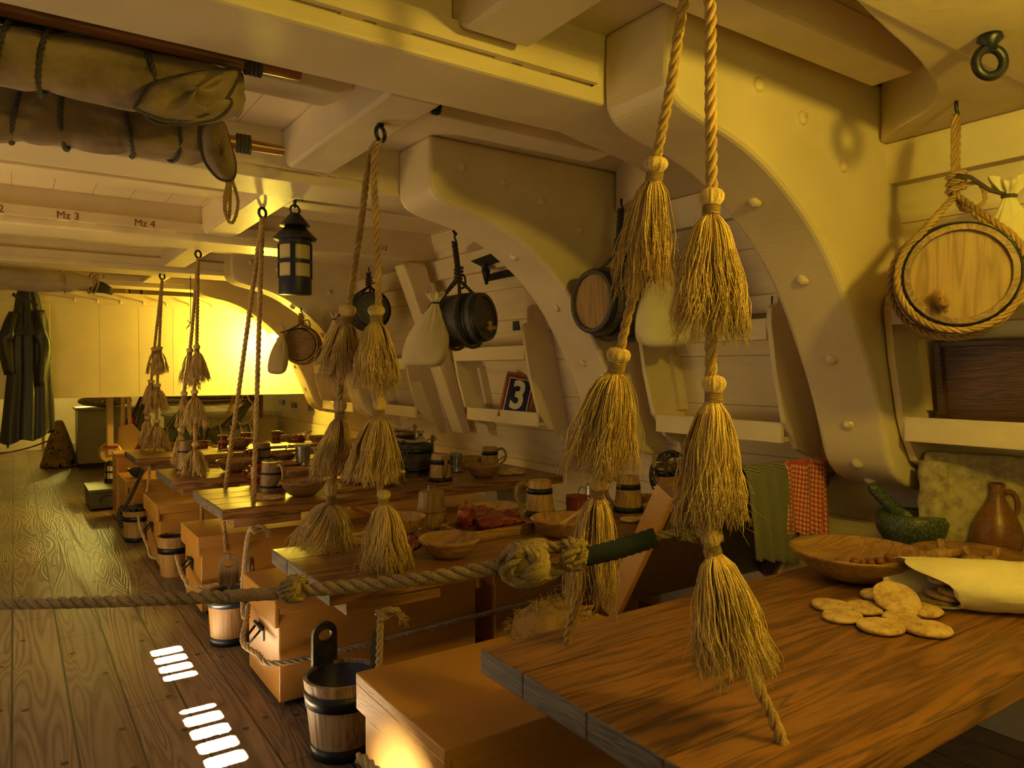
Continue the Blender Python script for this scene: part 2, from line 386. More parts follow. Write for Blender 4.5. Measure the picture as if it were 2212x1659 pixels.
# hanging screen of upright boards at the fore end of the mess deck
sc = MB(); bx = [-.6, -.15, .31, .75, 1.12, 1.46, 1.92, 2.4]
for a, b in zip(bx, bx[1:]): sc.box(a + .0015, b - .0015, 8.8, 8.83, 1.13, 2.15)
sc.prism([(2.4, 1.13), (3.0, 1.13), (2.93, 1.5), (2.84, 1.9), (2.78, 2.15), (2.4, 2.15)], 'y', 8.8, 8.83)
sc.box(-.6, 3.0, 8.79, 8.84, 1.115, 1.135)
scr = struct('wall_screen', sc, 'cream_bow')
tr = MB().box(-.6, 2.85, 8.77, 8.83, 2.09, 2.22)
t = tr.build('peg_rail', 'cream'); tag(t, 'cream peg rail along the top of the yellow-lit plank screen', 'peg rail')
for i in range(9):
    c = ony(160 + i * 49.5, 640 + i * 1.6, 8.75)
    m = Matrix.Translation((c.x, 8.77, 2.14)) @ Matrix.Rotation(radians(90 + 25), 4, 'X')
    MB().lathe([(.009, 0), (.008, .03), (.013, .05), (.013, .062), (.006, .068)], 12, m).build('peg', 'cream', t, smooth=True)
# partition at the far left and the lit bulkhead behind the store
pb = MB().box(-3.2, .50, 15.3, 15.36, 0, ZC); struct('wall_partition', pb, 'cream')
struct('trim_1', MB().box(.44, .56, 15.22, 15.38, 0, ZC), 'cream')
struct('trim_2', MB().prism([(wallx(2.1), 2.1), (wallx(2.1) - .06, 2.1), (wallx(2.24) - .06, 2.24), (wallx(2.24) + .05, 2.24)], 'y', -1, 8.8), 'cream')
tn = MB()                                                       # treenail plugs set flush in the planks
for i in range(-4, 8):
    for y in (1.0, 1.9, 2.75, 3.1, 3.6, 4.4, 5.3, 6.4, 7.6, 9):
        x = -.02 + .2 * i + RND.choice((.045, .155)); y += RND.uniform(-.25, .25)
        tn.lathe([(.013, -.001), (.013, .0012), (.0, .0013)], 12, Matrix.Translation((x, y, 0)))
tag(tn.build('trim_3', 'treenail'), kind='structure')

# ================================================================ BEAMS, KNEES, CARLINGS
def beam(y0, y1, label, zb=ZB, batten=True, xr=3.0, xb=1.55, texts=()):
    t = thing('deck_beam', label, 'beam', (0, (y0 + y1) / 2, zb), group=None)
    h = (y1 - y0) / 2
    MB().box(-3.2, xr - .12, -h, h, 0, ZC - zb + .01).build('timber', 'cream', t, bevel=.012)
    if batten:                                                  # slotted hammock batten on the after face
        b = MB(); zt0, zt1 = .045, .062; y = -h
        b.box(-1.5, xb, y - .035, y, zt0 + .017, .105)
        x = -1.5
        while x < xb - .02:                                     # lower lip, cut by long slots and peg holes
            a = min(x + .10, xb); b.box(x, a, y - .035, y, zt0, zt0 + .0172)
            b.box(a, min(a + .26, xb), y - .035, y - .017, zt0, zt0 + .0172)
            c = min(a + .26, xb); b.box(c, min(c + .06, xb), y - .035, y, zt0, zt0 + .0172)
            d = min(c + .06, xb); b.box(d, min(d + .035, xb), y - .035, y - .014, zt0, zt0 + .0172); x = d + .035
        b.build('hammock_batten', 'cream', t)
    for body, px, size, col in texts:
        text_mesh(body, size, col, Matrix.Translation((px, -h - .0365, .070)) @ Matrix.Rotation(pi / 2, 4, 'X'), t)
    return t
B0 = beam(.60, .95, 'wide deck beam overhead nearest the camera, above the round keg at right')
B1 = beam(1.76, 2.06, 'foremost lit deck beam with slotted batten, crossing the top of the photo', xb=1.50)
B2 = beam(3.25, 3.58, 'deck beam just behind the paired tassel ropes eyebolt', xb=1.42)
B3 = beam(5.08, 5.46, 'deck beam lettered Mz 3 and Mz 4 in red', xb=1.5, texts=(('Mz 3', ony(147, 478, 5.04).x, .060, 'redtext'), ('Mz 4', ony(313, 498, 5.04).x, .060, 'redtext'), ('2', ony(2, 462, 5.04).x, .060, 'redtext'), ('m12', ony(825, 574, 5.04).x, .05, 'blacktext')))
B4 = beam(6.82, 7.2, 'narrow-looking deck beam behind the lettered one, underside glowing yellow', xb=1.6)
B5 = beam(8.2, 8.5, 'farthest deck beam lettered Mz 7, close before the plank screen', xb=1.7, texts=(('Mz 7', ony(213, 618, 8.16).x, .055, 'redtext'),))
beam(10.4, 10.7, 'deck beam hidden beyond the plank screen', batten=False)
KP = [(1.55, 2.46), (1.55, 2.26), (1.565, 2.205), (1.61, 2.168), (1.70, 2.142), (1.84, 2.112), (1.98, 2.06), (2.12, 1.98), (2.25, 1.885), (2.37, 1.765), (2.47, 1.63), (2.56, 1.48), (2.64, 1.33), (2.70, 1.19), (2.745, 1.07), (2.79, 1.0), (2.86, .955), (2.98, .92), (3.1, .915), (3.12, 1.0), (3.12, .72)]
def knee(y0, y1, label, bolts_side=True):
    t = thing('hanging_knee', label, 'knee', (0, (y0 + y1) / 2, 0)); h = (y1 - y0) / 2
    pl = catmull([(x, 0, z) for x, z in KP[:19]], 4)
    poly = [(p.x, p.z) for p in pl] + [(wallx(1.2) + .06, 1.2), (wallx(1.8) + .06, 1.8), (wallx(ZC) + .06, ZC)]
    MB().prism(poly, 'y', -h, h).build('timber', 'cream', t, bevel=.022, seg=3)
    def bolt(c, n):
        q = Vector(n).normalized().to_track_quat('Z', 'Y').to_matrix().to_4x4(); m = Matrix.Translation(c) @ q
        MB().lathe([(.024, -.01), (.024, .004), (.019, .011), (.009, .015), (0, .016)], 16, m).build('bolt_head', 'cream', t, smooth=True)
    for k in (28, 37, 45, 52, 58, 64):
        if k < len(pl) - 2:
            p = pl[k]; tn_ = pl[k + 1] - pl[k - 1]; n = Vector((tn_.z, 0, -tn_.x)); n = n if n.x < 0 else -n
            bolt((p.x, 0, p.z), n)
    for x, z in ((1.72, 2.34), (1.95, 2.3), (2.18, 2.24), (2.42, 2.12)): bolt((x, -h, z), (0, -1, 0))
    return t
knee(1.48, 1.76, 'great curved hanging knee arching down right of centre, brightly lit')
knee(2.93, 3.25, 'curved hanging knee behind the hanging kegs, middle of the photo')
knee(6.55, 6.82, 'far curved knee with bright yellow lower edge, behind the small hanging keg')
knee(7.92, 8.2, 'farthest curved knee edging the white glare on the screen')
kn = MB().prism([(2.42, 2.2), (2.62, 2.2), (3.02, .9), (2.93, .9)], 'y', 5.0, 5.16)
tag(kn.build('side_rider', 'cream', bevel=.015, loc=(2.8, 5.08, 1.5)), 'slanting cream rib on the hull behind the hanging linen bag', 'rib')
# fore-and-aft carlings between beams, each with chamfered stops
def carling(x0, x1, y0, y1, label, z=2.275):
    m = MB().prism([(y0, ZC), (y0, z + .055), (y0 + .05, z + .02), (y0 + .09, z), (y1 - .09, z), (y1 - .05, z + .02), (y1, z + .055), (y1, ZC)], 'x', x0, x1)
    tag(m.build('carling', 'cream', bevel=.012, loc=((x0 + x1) / 2, (y0 + y1) / 2, z)), label, 'carling', None)
carling(1.0, 1.2, .95, 1.76, 'short carling meeting the foremost lit beam at top centre', 2.30)
carling(.99, 1.18, 2.06, 3.25, 'carling holding the eyebolt of the nearer tassel ropes')
carling(1.02, 1.21, 3.58, 5.08, 'carling holding the eyebolt of the two plain ropes, left of the lantern')
carling(1.04, 1.22, 5.46, 6.82, 'small carling above the second farthest tassel ropes')
carling(1.06, 1.24, 7.2, 8.2, 'farthest small carling, above the leftmost tassel ropes')
def ledge(x0, x1, y0, y1, label, z=2.35):
    m = MB().prism([(x0, ZC), (x0, z + .03), (x0 + .06, z), (x1 - .06, z), (x1, z + .03), (x1, ZC)], 'y', y0, y1)
    tag(m.build('ledge', 'cream', bevel=.008, loc=((x0 + x1) / 2, (y0 + y1) / 2, z)), label, 'ledge')
ledge(1.21, 2.44, 1.22, 1.36, 'ledge in the bay above the great knee')
ledge(-2, .99, 2.42, 2.58, 'ledge beside the spar ends of the rolled sails')
ledge(1.19, 2.24, 2.42, 2.58, 'ledge with blunt end in the bay right of the nearer eyebolt')
ledge(-2, 1.01, 4.1, 4.28, 'ledge in the bay between the furled sail and the lettered beam')
ledge(1.22, 2.2, 4.1, 4.28, 'ledge in the bay behind the lantern')
ledge(-2, 1.03, 6.1, 6.26, 'ledge in the bay behind the lettered beam')
ledge(1.23, 2.3, 6.1, 6.26, 'ledge right of the second farthest carling')
ledge(1.25, 2.6, 7.5, 7.66, 'ledge in the farthest bay near the white glare')
# lodging knees: horizontal brackets in the corner between beam and ship's side
LC = [(1.50, -.02), (1.78, .035), (1.98, .07), (2.19, .12), (2.32, .165), (2.43, .235), (2.50, .32), (2.56, .42), (2.66, .53)]
def lodging(y0, L, label, z0=2.244):
    """solid bracket seen in plan, running from the beam face round to the ship's side"""
    k = L / .53; pl = [(p.x, y0 + (p.y * k if p.y > 0 else p.y)) for p in catmull([(x, y, 0) for x, y in LC], 4)]
    m = MB().prism(pl + [(2.82, y0 + L), (2.82, y0 - .02)], 'z', z0, ZC + .01)
    tag(m.build('lodging_knee', 'cream', bevel=.02, seg=3, loc=(2.6, y0 + L / 2, z0)), label, 'knee')
lodging(.95, .53, 'flat curved corner bracket between near beam and hull, top right')
lodging(2.06, .86, 'flat corner bracket beside the upper end of the middle knee')
lodging(3.58, .9, 'rounded corner bracket above the hanging keg with spigot')
lodging(5.46, .9, 'small corner bracket beyond the hanging keg with spigot')

# ================================================================ ROPES WITH FRINGED TASSELS
def fringe_mesh(top, bot, r0, r1, n, seed, w=.0022, wav=.010, bulge=0.0, seg=9, sides=4):
    """hanging bundle of yarn from a ring of radius r0 to a ragged spread r1"""
    n = int(n * 2.1); w *= .62; R = random.Random(seed); top = Vector(top); bot = Vector(bot); ax = (bot - top); L = ax.length; t = ax.normalized()
    a = t.orthogonal().normalized(); b = t.cross(a); mb = MB()
    nl = max(14, n // 22); locks = [(R.uniform(0, 2 * pi), R.uniform(.12, 1) ** .5, R.uniform(.80, 1.0), R.uniform(0, 9), R.uniform(-.5, .5)) for _ in range(nl)]
    for i in range(n):
        la, lr, ll, lp, lt = locks[i % nl]; loose = R.random() < .25
        an = la + R.gauss(0, .30 if loose else .085); rr = min(1.1, max(.06, lr + R.gauss(0, .12 if loose else .045))); ln = ll * R.uniform(.86, 1.0)
        if R.random() < .05: ln *= 1.07; rr *= 1.12
        tw = lt + R.gauss(0, .08); p1, p2 = lp + R.gauss(0, .5), lp * 2 + R.gauss(0, .5); k1 = R.uniform(24, 40); pts = []; rad = []
        for k in range(seg + 1):
            s = k / seg; q = s ** .55
            rad_here = r0 * (.35 + .65 * rr) * (1 - q) + r1 * rr * q + bulge * sin(pi * min(1, s * 1.1)) * rr
            an2 = an + tw * s; wv = wav * .45 * s * (1 + .5 * s)
            d = a * (cos(an2) * rad_here + wv * sin(p1 + k1 * s * .35)) + b * (sin(an2) * rad_here + wv * cos(p2 + k1 * s * .35))
            pts.append(top + t * L * s * ln + d); rad.append(w * (1 - .55 * s * s))
        mb.tube(pts, rad, sides)
    for i in range(n // 9):                                     # flyaway fibres
        an = R.uniform(0, 2 * pi); s0 = R.uniform(.1, .8); rr = r0 * (1 - s0) + r1 * s0; o = a * cos(an) + b * sin(an)
        p = top + t * L * s0 + o * rr * .9; q = [p]
        for k in range(4):
            p = p + t * R.uniform(.004, .02) * (L / .25) + o * R.uniform(-.002, .012) * (L / .25) + (a * R.gauss(0, .006) + b * R.gauss(0, .006)) * (L / .25); q.append(p)
        mb.tube(q, w * .3, 3)
    return mb
def tassel(parent, k0, k1, bot, r1, kr, n, seed, w, wav=.010, bulge=0):
    """knot bulb from k0 to k1, then the fringe down to bot"""
    k0, k1, bot = Vector(k0), Vector(k1), Vector(bot); t = (k1 - k0).normalized(); L = (k1 - k0).length
    f = fringe_mesh(k1 - t * L * .05, bot, kr * .55, r1, n, seed, w, wav, bulge).build('tassel', 'fringe', parent, smooth=True)
    m = Matrix.Translation(k0) @ t.to_track_quat('Z', 'Y').to_matrix().to_4x4()
    MB().lathe([(kr * .35, -.02 * L), (kr * .8, .06 * L), (kr, .22 * L), (kr * .98, .38 * L), (kr * .78, .52 * L), (kr * .6, .6 * L), (kr * .66, 1.0 * L), (kr * .5, 1.05 * L)], 84, m,
               rf=lambda a, z: 1 - .13 * abs(sin(a * 7 + 1.2 * sin(a * 3))) * (1 if z < .6 * L else .5) + .05 * sin(a * 2 + seed)).build('knot', 'fringe', f, smooth=True)
    b = MB(); c = k0 + t * L * .60; e = k0 + t * L * .97; N_ = 6; fr = frames([c, e])[0]; q = []
    for i in range(N_ * 12 + 1):
        s = i / (N_ * 12); an = 2 * pi * i / 12; q.append(c.lerp(e, s) + (fr[1] * cos(an) + fr[2] * sin(an)) * kr * .67)
    b.tube(q, L * .37 / N_ * .55, 5).build('binding', 'twine', f, smooth=True)
    return f
def eyebolt(p, label, r=.026):
    """ring hanging under a carling; p is the rope bearing point"""
    p = Vector(p); t = thing('eyebolt', label, 'eyebolt', p + Vector((0, 0, .075)))
    ring = [(r * cos(2 * pi * i / 20) * .86, r * cos(2 * pi * i / 20) * .5, -.055 + r * sin(2 * pi * i / 20)) for i in range(20)]
    MB().tube(ring, .0075, 8, close=True).build('ring', 'iron', t, smooth=True)
    MB().lathe([(.02, 0), (.024, -.006), (.014, -.016), (.012, -.034)], 16).build('shank', 'iron', t, smooth=True)
    return t
def rope_thing(label, pts, R, tassels, seed0, m='rope', tail=None, group=None):
    t = thing('tassel_rope' if tassels else 'table_rope', label, 'rope', pts[-1])
    o = Vector(pts[-1]); mb = MB().rope([Vector(p) - o for p in pts], R); mb.build('rope', m, t, smooth=True)
    for i, (k0, k1, bot, r1, kr, n, w, wav, bul) in enumerate(tassels):
        tassel(t, k0 - o, k1 - o, bot - o, r1, kr, n, seed0 + i, w, wav, bul)
    if tail:                                                    # tail under the table ends in a stopper knot or runs on down
        MB().rope([Vector(p) - o for p in tail], R * .95).build('tail', m, t, smooth=True)
        k = Vector(tail[1 if len(tail) > 2 else 0]) - o
    return t
def dl(v, seq):
    """forward distance along a rope from (v, d) stations"""
    for (v0, d0), (v1, d1) in zip(seq, seq[1:]):
        if v <= v1: return d0 + (d1 - d0) * (v - v0) / (v1 - v0)
    return seq[-1][1]
TZ = .72
# pair at the nearest table
bolt1 = Vector((1.12, .99, 2.235))
sa = [(-120, 1.45), (0, 1.475), (1390, 1.819)]
def q(u, v, seq): return P(u, v, dl(v, seq))
def tas(u0, v0, u1, v1, u2, v2, wpx, kpx, n, seq, w, wav=.010, bul=0):
    d = dl(v2, seq) / F
    return (q(u0, v0, seq), q(u1, v1, seq), q(u2, v2, seq), wpx / 2 * d * 1.1, kpx / 2 * d, n, w, wav, bul)
HA = onz(1225, 1390, TZ)
eyebolt(bolt1, 'iron eyebolt above the big near tassel ropes')
rope_thing('hemp rope with three large tassels, left of the big near pair', [bolt1, q(1478, 0, sa), q(1450, 180, sa), q(1418, 345, sa), q(1385, 560, sa), q(1352, 700, sa), q(1337, 780, sa), q(1305, 980, sa), q(1290, 1090, sa), q(1245, 1290, sa), HA, HA + Vector((0, .01, -.12))], .0112,
    [tas(1419, 338, 1412, 392, 1390, 655, 128, 52, 300, sa, .0019, .009), tas(1339, 752, 1330, 805, 1298, 1045, 165, 50, 320, sa, .0020, .011), tas(1296, 1035, 1290, 1075, 1278, 1310, 122, 40, 260, sa, .0019, .011)], 11)
sb = [(-120, 1.45), (0, 1.44), (1605, 1.333)]
HB = onz(1690, 1605, TZ)
rope_thing('hemp rope with three large tassels, right of the big near pair', [bolt1, q(1533, 0, sb), q(1535, 200, sb), q(1537, 400, sb), q(1535, 600, sb), q(1536, 830, sb), q(1535, 1000, sb), q(1532, 1180, sb), q(1575, 1330, sb), q(1642, 1490, sb), HB, HB + Vector((.02, -.02, -.12))], .0118,
    [tas(1537, 408, 1536, 468, 1532, 752, 150, 54, 340, sb, .0019, .013), tas(1542, 812, 1541, 872, 1528, 1172, 140, 54, 340, sb, .0019, .011), tas(1531, 1148, 1545, 1200, 1592, 1482, 175, 46, 360, sb, .0019, .012)], 21)
# pair at the second table
bolt2 = Vector((1.085, 2.42, 2.22)); H2a = onz(703, 1182, TZ); H2b = onz(848, 1232, TZ)
s2a = [(280, 2.60), (1182, 2.79)]; s2b = [(280, 2.60), (1232, 2.467)]
eyebolt(bolt2, 'iron eyebolt on the carling at upper centre left')
rope_thing('hemp rope with three tassels, left of the second pair', [bolt2, q(798, 340, s2a), q(780, 480, s2a), q(755, 650, s2a), q(742, 780, s2a), q(733, 860, s2a), q(720, 1040, s2a), q(710, 1120, s2a), H2a, H2a + Vector((0, 0, -.1))], .0128,
    [tas(752, 658, 748, 700, 738, 828, 98, 36, 240, s2a, .0030, .012), tas(735, 864, 733, 905, 718, 1040, 98, 28, 240, s2a, .0030, .012), tas(716, 1040, 715, 1090, 694, 1192, 125, 28, 240, s2a, .0030, .010)], 31)
rope_thing('hemp rope with three tassels, right of the second pair', [bolt2, q(808, 340, s2b), q(812, 480, s2b), q(818, 650, s2b), q(820, 860, s2b), q(822, 1060, s2b), q(838, 1150, s2b), H2b, H2b + Vector((0, 0, -.1))], .0126,
    [tas(813, 660, 813, 698, 812, 855, 100, 38, 260, s2b, .0028, .013), tas(820, 858, 819, 905, 806, 1058, 112, 32, 260, s2b, .0028, .012), tas(829, 1058, 829, 1092, 834, 1245, 100, 32, 260, s2b, .0028, .012)], 41)
# plain pair at the third table
bolt3 = Vector((1.113, 4.01, 2.225)); H3a = onz(487, 1056, TZ); H3b = onz(548, 1084, TZ)
eyebolt(bolt3, 'iron eyebolt just left of the lantern')
rope_thing('plain rope slanting down to the third table, left of the pair', [bolt3, bolt3.lerp(H3a, .5), H3a, H3a + Vector((0, 0, -.08))], .0135, [], 0)
rope_thing('plain rope dropping to the third table, right of the pair', [bolt3, bolt3.lerp(H3b, .5), H3b, H3b + Vector((0, 0, -.08))], .0135, [], 0)
# fourth and fifth tables
def far_pair(bolt, la, lb, le, A, B, Ha, Hb, R, n):
    eyebolt(bolt, le)
    for lab, tt, H in ((la, A, Ha), (lb, B, Hb)):
        f0 = (bolt - Vector((0, 0, EYE))).dot(Vector((sin(YAW), cos(YAW), 0))); f1 = (H - Vector((0, 0, EYE))).dot(Vector((sin(YAW), cos(YAW), 0)))
        sq = [(560, f0), (1030, f1)]; T_ = []; pts = [bolt]
        for (u0, v0, u1, v1, u2, v2, w) in tt:
            T_.append(tas(u0, v0, u1, v1, u2, v2, w, 15, n, sq, .0042, .012)); pts.append(q(u0, v0, sq))
        rope_thing(lab, pts + [H], R, T_, int(H.y * 100))
bolt4 = Vector((1.12, 5.70, 2.225)); bolt5 = Vector((1.08, 7.0, 2.20))
far_pair(bolt4, 'rope with slim tassels, left of the second farthest pair', 'rope with fuller tassels, right of the second farthest pair', 'eyebolt above the second farthest tassel ropes',
    [(411, 752, 409, 768, 404, 840, 30), (398, 845, 397, 862, 394, 926, 30), (391, 922, 390, 940, 385, 1008, 34)],
    [(425, 745, 425, 762, 428, 838, 44), (420, 842, 420, 860, 420, 935, 50), (422, 955, 422, 973, 419, 1034, 56)], onz(383, 1011, TZ), onz(419, 1031, TZ), .0125, 130)
far_pair(bolt5, 'rope with tassels, left of the farthest pair', 'rope with tassels, right of the farthest pair', 'eyebolt above the farthest tassel ropes',
    [(334, 750, 333, 764, 331, 812, 28), (327, 820, 326, 832, 322, 882, 26), (320, 898, 319, 910, 313, 968, 30)],
    [(344, 748, 344, 762, 344, 814, 34), (340, 828, 340, 842, 339, 900, 46), (338, 905, 338, 920, 334, 978, 54)], onz(316, 969, TZ), onz(334, 976, TZ), .0125, 120)

# ================================================================ KEGS HANGING IN ROPE SLINGS
HITCH = {}
def keg(c, axis, hook, label, Rk=.16, L=.34, spig=None, bagside=0, turns=3, loopside=True, headm='barrel_head', bodym='barrel'):
    c = Vector(c); n = Vector(axis).normalized(); hook = Vector(hook)
    t = thing('keg', label, 'keg', c)
    up = Vector((0, 0, 1)); x = n.cross(up).normalized(); z2 = x.cross(n)
    m = Matrix((( z2.x, x.x, n.x, 0), (z2.y, x.y, n.y, 0), (z2.z, x.z, n.z, 0), (0, 0, 0, 1)))
    prof = [(0, -L / 2 + .02), (Rk * .76, -L / 2 + .02), (Rk * .77, -L / 2), (Rk * .87, -L / 2)]
    for i in range(1, 12):
        s = -1 + 2 * i / 12; prof.append((Rk * (1 - .13 * s * s), s * L / 2))
    prof += [(Rk * .87, L / 2), (Rk * .77, L / 2), (Rk * .76, L / 2 - .02), (0, L / 2 - .02)]
    MB().lathe(prof, 48, m, rf=lambda a, z: 1 - .006 * (abs((a / (2 * pi) * 16) % 1 - .5) > .46)).build('staves', bodym, t, smooth=False)
    MB().lathe([(Rk * .81, L / 2 - .024), (Rk * .81, L / 2 - .016), (0, L / 2 - .016)], 40, m).build('keg_head', headm, t)
    for s in (-.9, -.55, .55, .9):
        z0 = s * L / 2; r = Rk * (1 - .13 * s * s) + .0015; hw = .014
        r0 = Rk * (1 - .13 * ((z0 - hw) / (L / 2)) ** 2) + .003; r1 = Rk * (1 - .13 * ((z0 + hw) / (L / 2)) ** 2) + .003
        MB().lathe([(r0 - .005, z0 - hw), (r0, z0 - hw), (r1, z0 + hw), (r1 - .005, z0 + hw)], 48, m, cap0=False, cap1=False).build('hoop', 'hoop', t, smooth=True)
    if spig:
        a, rr = spig; base = m @ Vector((cos(a) * rr * Rk, sin(a) * rr * Rk, L / 2 - .016))
        ms = Matrix.Translation(base) @ m
        s_ = MB().lathe([(.011, 0), (.013, .02), (.017, .03), (.018, .05), (.013, .058), (.011, .075), (0, .077)], 16, ms).build('spigot', 'tankard', t, smooth=True)
        mk = Matrix.Translation(base + n * .04) @ (up * .8 + x * .3).normalized().to_track_quat('Z', 'Y').to_matrix().to_4x4()
        MB().lathe([(.006, -.03), (.007, .018), (.014, .026), (.016, .036), (.008, .044), (0, .045)], 14, mk).build('tap', 'tankard', s_, smooth=True)
    # sling: ropes round the keg on two stations, gathered to a hitch and up to the hook
    s1 = MB(); rr = .0105
    hk = hook - c; hitch = Vector((hk.x * .45, hk.y * .45, Rk + (hk.z - Rk) * .26)); HITCH[len([k for k in HITCH if isinstance(k, int)])] = c + hitch
    for s in ((-.35, .35) if not loopside else (-.3, .93)):
        pts = []
        zz = s * L / 2; r_ = Rk * (1 - .13 * s * s) + rr + .004
        for i in range(-9, 10):
            a = pi + i * (pi * .80) / 9
            pts.append(m @ Vector((cos(a) * r_, sin(a) * r_, zz)))
        pts = [hitch] + pts + [hitch]; s1.rope(pts, rr, n=5)
    s1.rope([hitch, hitch + Vector((.004, 0, .05)), Vector((.008, 0, hk.z - .02)) + Vector((hk.x, hk.y, 0))], rr, n=5)
    s1.rope([hitch, hitch + Vector((-.012, 0, .05)), Vector((-.012, 0, hk.z - .02)) + Vector((hk.x, hk.y, 0))], rr, n=5)
    q_ = []
    for i in range(turns * 10 + 1):
        a = 2 * pi * i / 10; q_.append(hitch + Vector((cos(a) * .022, sin(a) * .022, .005 + i * .0022 * 1.0)))
    s1.rope(q_, .0095, n=5)
    s1.rope([hitch + Vector((.0, 0, .02)), hitch - x * .06 + Vector((0, 0, .03)), hitch - x * .075 + Vector((0, 0, -.03)), hitch - x * .02 + Vector((0, 0, -.05)), hitch], .007, n=5)
    s1.build('sling', 'rope' if bodym != 'barrel_dark' else 'rope_dark', t, smooth=True)
    h = MB().tube([hk + Vector((0, 0, .03)), hk + Vector((0, 0, .0)), hk + Vector((.014, 0, -.02)), hk + Vector((0, 0, -.036)), hk + Vector((-.014, 0, -.024))], .006, 8)
    h.build('hook', 'iron', t, smooth=True)
    return t
M['barrel_dark'] = m_wood('weathered_dark_stave', (.06, .055, .05), (.025, .024, .026), .5, 'X', 1.2)
M['barrel_brown'] = m_wood('brown_stave', (.26, .16, .07), (.13, .075, .03), .5, 'X', 1.2)
vd = lambda u: Vector((ray(u, 800).x, ray(u, 800).y, 0)).normalized()
Rt = Vector((cos(YAW), -sin(YAW), 0))
c1 = P(2064, 592, 2.16) + vd(2064) * .15
keg(c1, -vd(2064) + Vector((0, 0, -.0)) + Rt * .10, (2.45, 1.12, 2.22), 'round keg hanging at right with its pale head and wooden tap facing the camera', .170, .30, (pi * .84, .58), bodym='barrel_brown')
c2 = P(1335, 655, 3.62); 
keg(c2, -vd(1335) * .62 - Rt * .78, (c2.x + .02, c2.y, 2.22), 'dark keg with blue-black hoops hanging behind the near left tassel', .172, .36, loopside=False, headm='barrel_head', bodym='barrel_dark')
c3 = P(998, 692, 4.42)
keg(c3, Rt * .86 - vd(1000) * .48 + Vector((0, 0, .10)), (2.213, 3.86, 2.2), 'dark keg with spigot at its right end hanging at centre beside a linen bag', .160, .34, (pi, .45), bodym='barrel_dark', headm='barrel_dark', loopside=False)
c4 = P(797, 655, 6.0)
keg(c4 + Vector((0, 0, -.06)), -vd(790) + Rt * .2, (c4.x, c4.y, 2.22), 'dark keg mostly hidden behind the second pair of tassel ropes', .15, .32, bodym='barrel_dark', headm='barrel_dark', loopside=False)
c5 = P(651, 745, 6.45) + vd(650) * .1
keg(c5, -vd(650) - Rt * .12, (c5.x, c5.y, 1.93), 'smallest-looking keg hanging under the far arch with a brown head', .155, .30, bodym='barrel_brown', headm='bowl_dark')

# ================================================================ BAGS
def bag(top, h, w, d, label, rz=0, lean=(0, 0), m='canvas_bag', seed=0, soft=1.0, ruff=.3):
    """tied cloth bag: top = tie point; h below the tie; w,d full width and depth"""
    t = thing('linen_bag', label, 'bag', Vector(top) - Vector((0, 0, h)), rz); mb = MB(); R = []
    pr = [(0, .02), (.004, .5), (.03, .78), (.10, .95), (.22, 1.0), (.38, .98), (.52, .86), (.66, .68), (.78, .48), (.88, .30), (.95, .19), (1.0, .135), (1.035, .16), (1.10, ruff), (1.16, ruff * 1.15), (1.165, ruff * .9), (1.10, ruff * .5)]
    n = 72
    for z, k in pr:
        q = []
        for j in range(n):
            a = 2 * pi * j / n; near = max(0, z - .45) / .55; f = 1 + .10 * soft * near * cos(a * 9 + seed) + .05 * near * cos(a * 17 + seed * 2)
            f += .07 * soft * nz((cos(a) * 1.6 + seed, sin(a) * 1.6, z * 3), 1.0) + (.04 * nz((cos(a) * 6, sin(a) * 6 + seed, z * 9)))
            if z > 1.03: f += .22 * cos(a * 5 + seed) + .1 * cos(a * 11)
            sq = 1 / max(abs(cos(a)), abs(sin(a))) ** .25 if z < .3 else 1
            s = max(0, 1 - z); zz = h * (z + (.02 * nz((a, seed, 0), 1.3) if z < .05 else 0) + (.03 * cos(a * 3 + seed) if z > 1.05 else 0))
            q.append(Vector((cos(a) * k * w / 2 * f * sq + lean[0] * s, sin(a) * k * d / 2 * f * sq + lean[1] * s, zz)))
        R.append(q)
    mb.rings(R, True, False); mb.build('sack', m, t, smooth=True, sub=1)
    q = [Vector((cos(2 * pi * i / 14) * w * .078, sin(2 * pi * i / 14) * d * .078, h * (1.0 + .004 * i / 14))) for i in range(28)]
    MB().tube(q, .006, 6).build('tie', 'rope_dark', t, smooth=True)
    t['neck'] = h
    return t
def hang(b, p):
    """cord from the neck of a bag to the hitch that carries it"""
    h = b['neck']; del b['neck']; q = b.matrix_basis.inverted() @ Vector(p); a = Vector((0, 0, h))
    MB().tube([a, a.lerp(q, .5) + Vector((0, 0, -.008)), q], .006, 6).build('cord', 'rope_dark', b, smooth=True)
def wpx(px, d): return px * d / F
tb = P(2180, 425, 2.25)
t = bag(tb, .34, .24, .16, 'cream canvas bag tied beside the round keg at the right edge', YAW * -1, (.02, 0), 'canvas', 3, ruff=.42); del t['neck']
MB().tube([Vector(p) for p in ((.0, 0, .345), (-.06, 0, .36), (-.12, .0, .40), (-.16, 0, .405))], .007, 6).build('cord', 'rope_dark', t, smooth=True)
tb = P(1432, 560, 3.45); bb_ = bag(tb, .415, .27, .15, 'bright cream canvas bag behind the big near tassels', -YAW, (0, 0), 'canvas', 8); hang(bb_, HITCH[1])
tb = P(940, 655, 4.3); bb_ = bag(tb, .375, .275, .16, 'pale linen bag with knotted top hanging left of the dark spigot keg', -YAW, (-.075, 0), 'canvas_bag', 5); hang(bb_, HITCH[2] + Vector((0, 0, .03)))
tb = P(722, 690, 5.9); bb_ = bag(tb, .30, .17, .12, 'pale bag mostly hidden behind the left tassel of the second pair', -YAW, (0, 0), 'canvas_bag', 15); hang(bb_, HITCH[3])
tb = P(610, 718, 6.3); bb_ = bag(tb, .36, .17, .12, 'narrow linen bag hanging left of the far keg against the glare', -YAW, (-.055, 0), 'canvas_bag', 25); hang(bb_, HITCH[4])

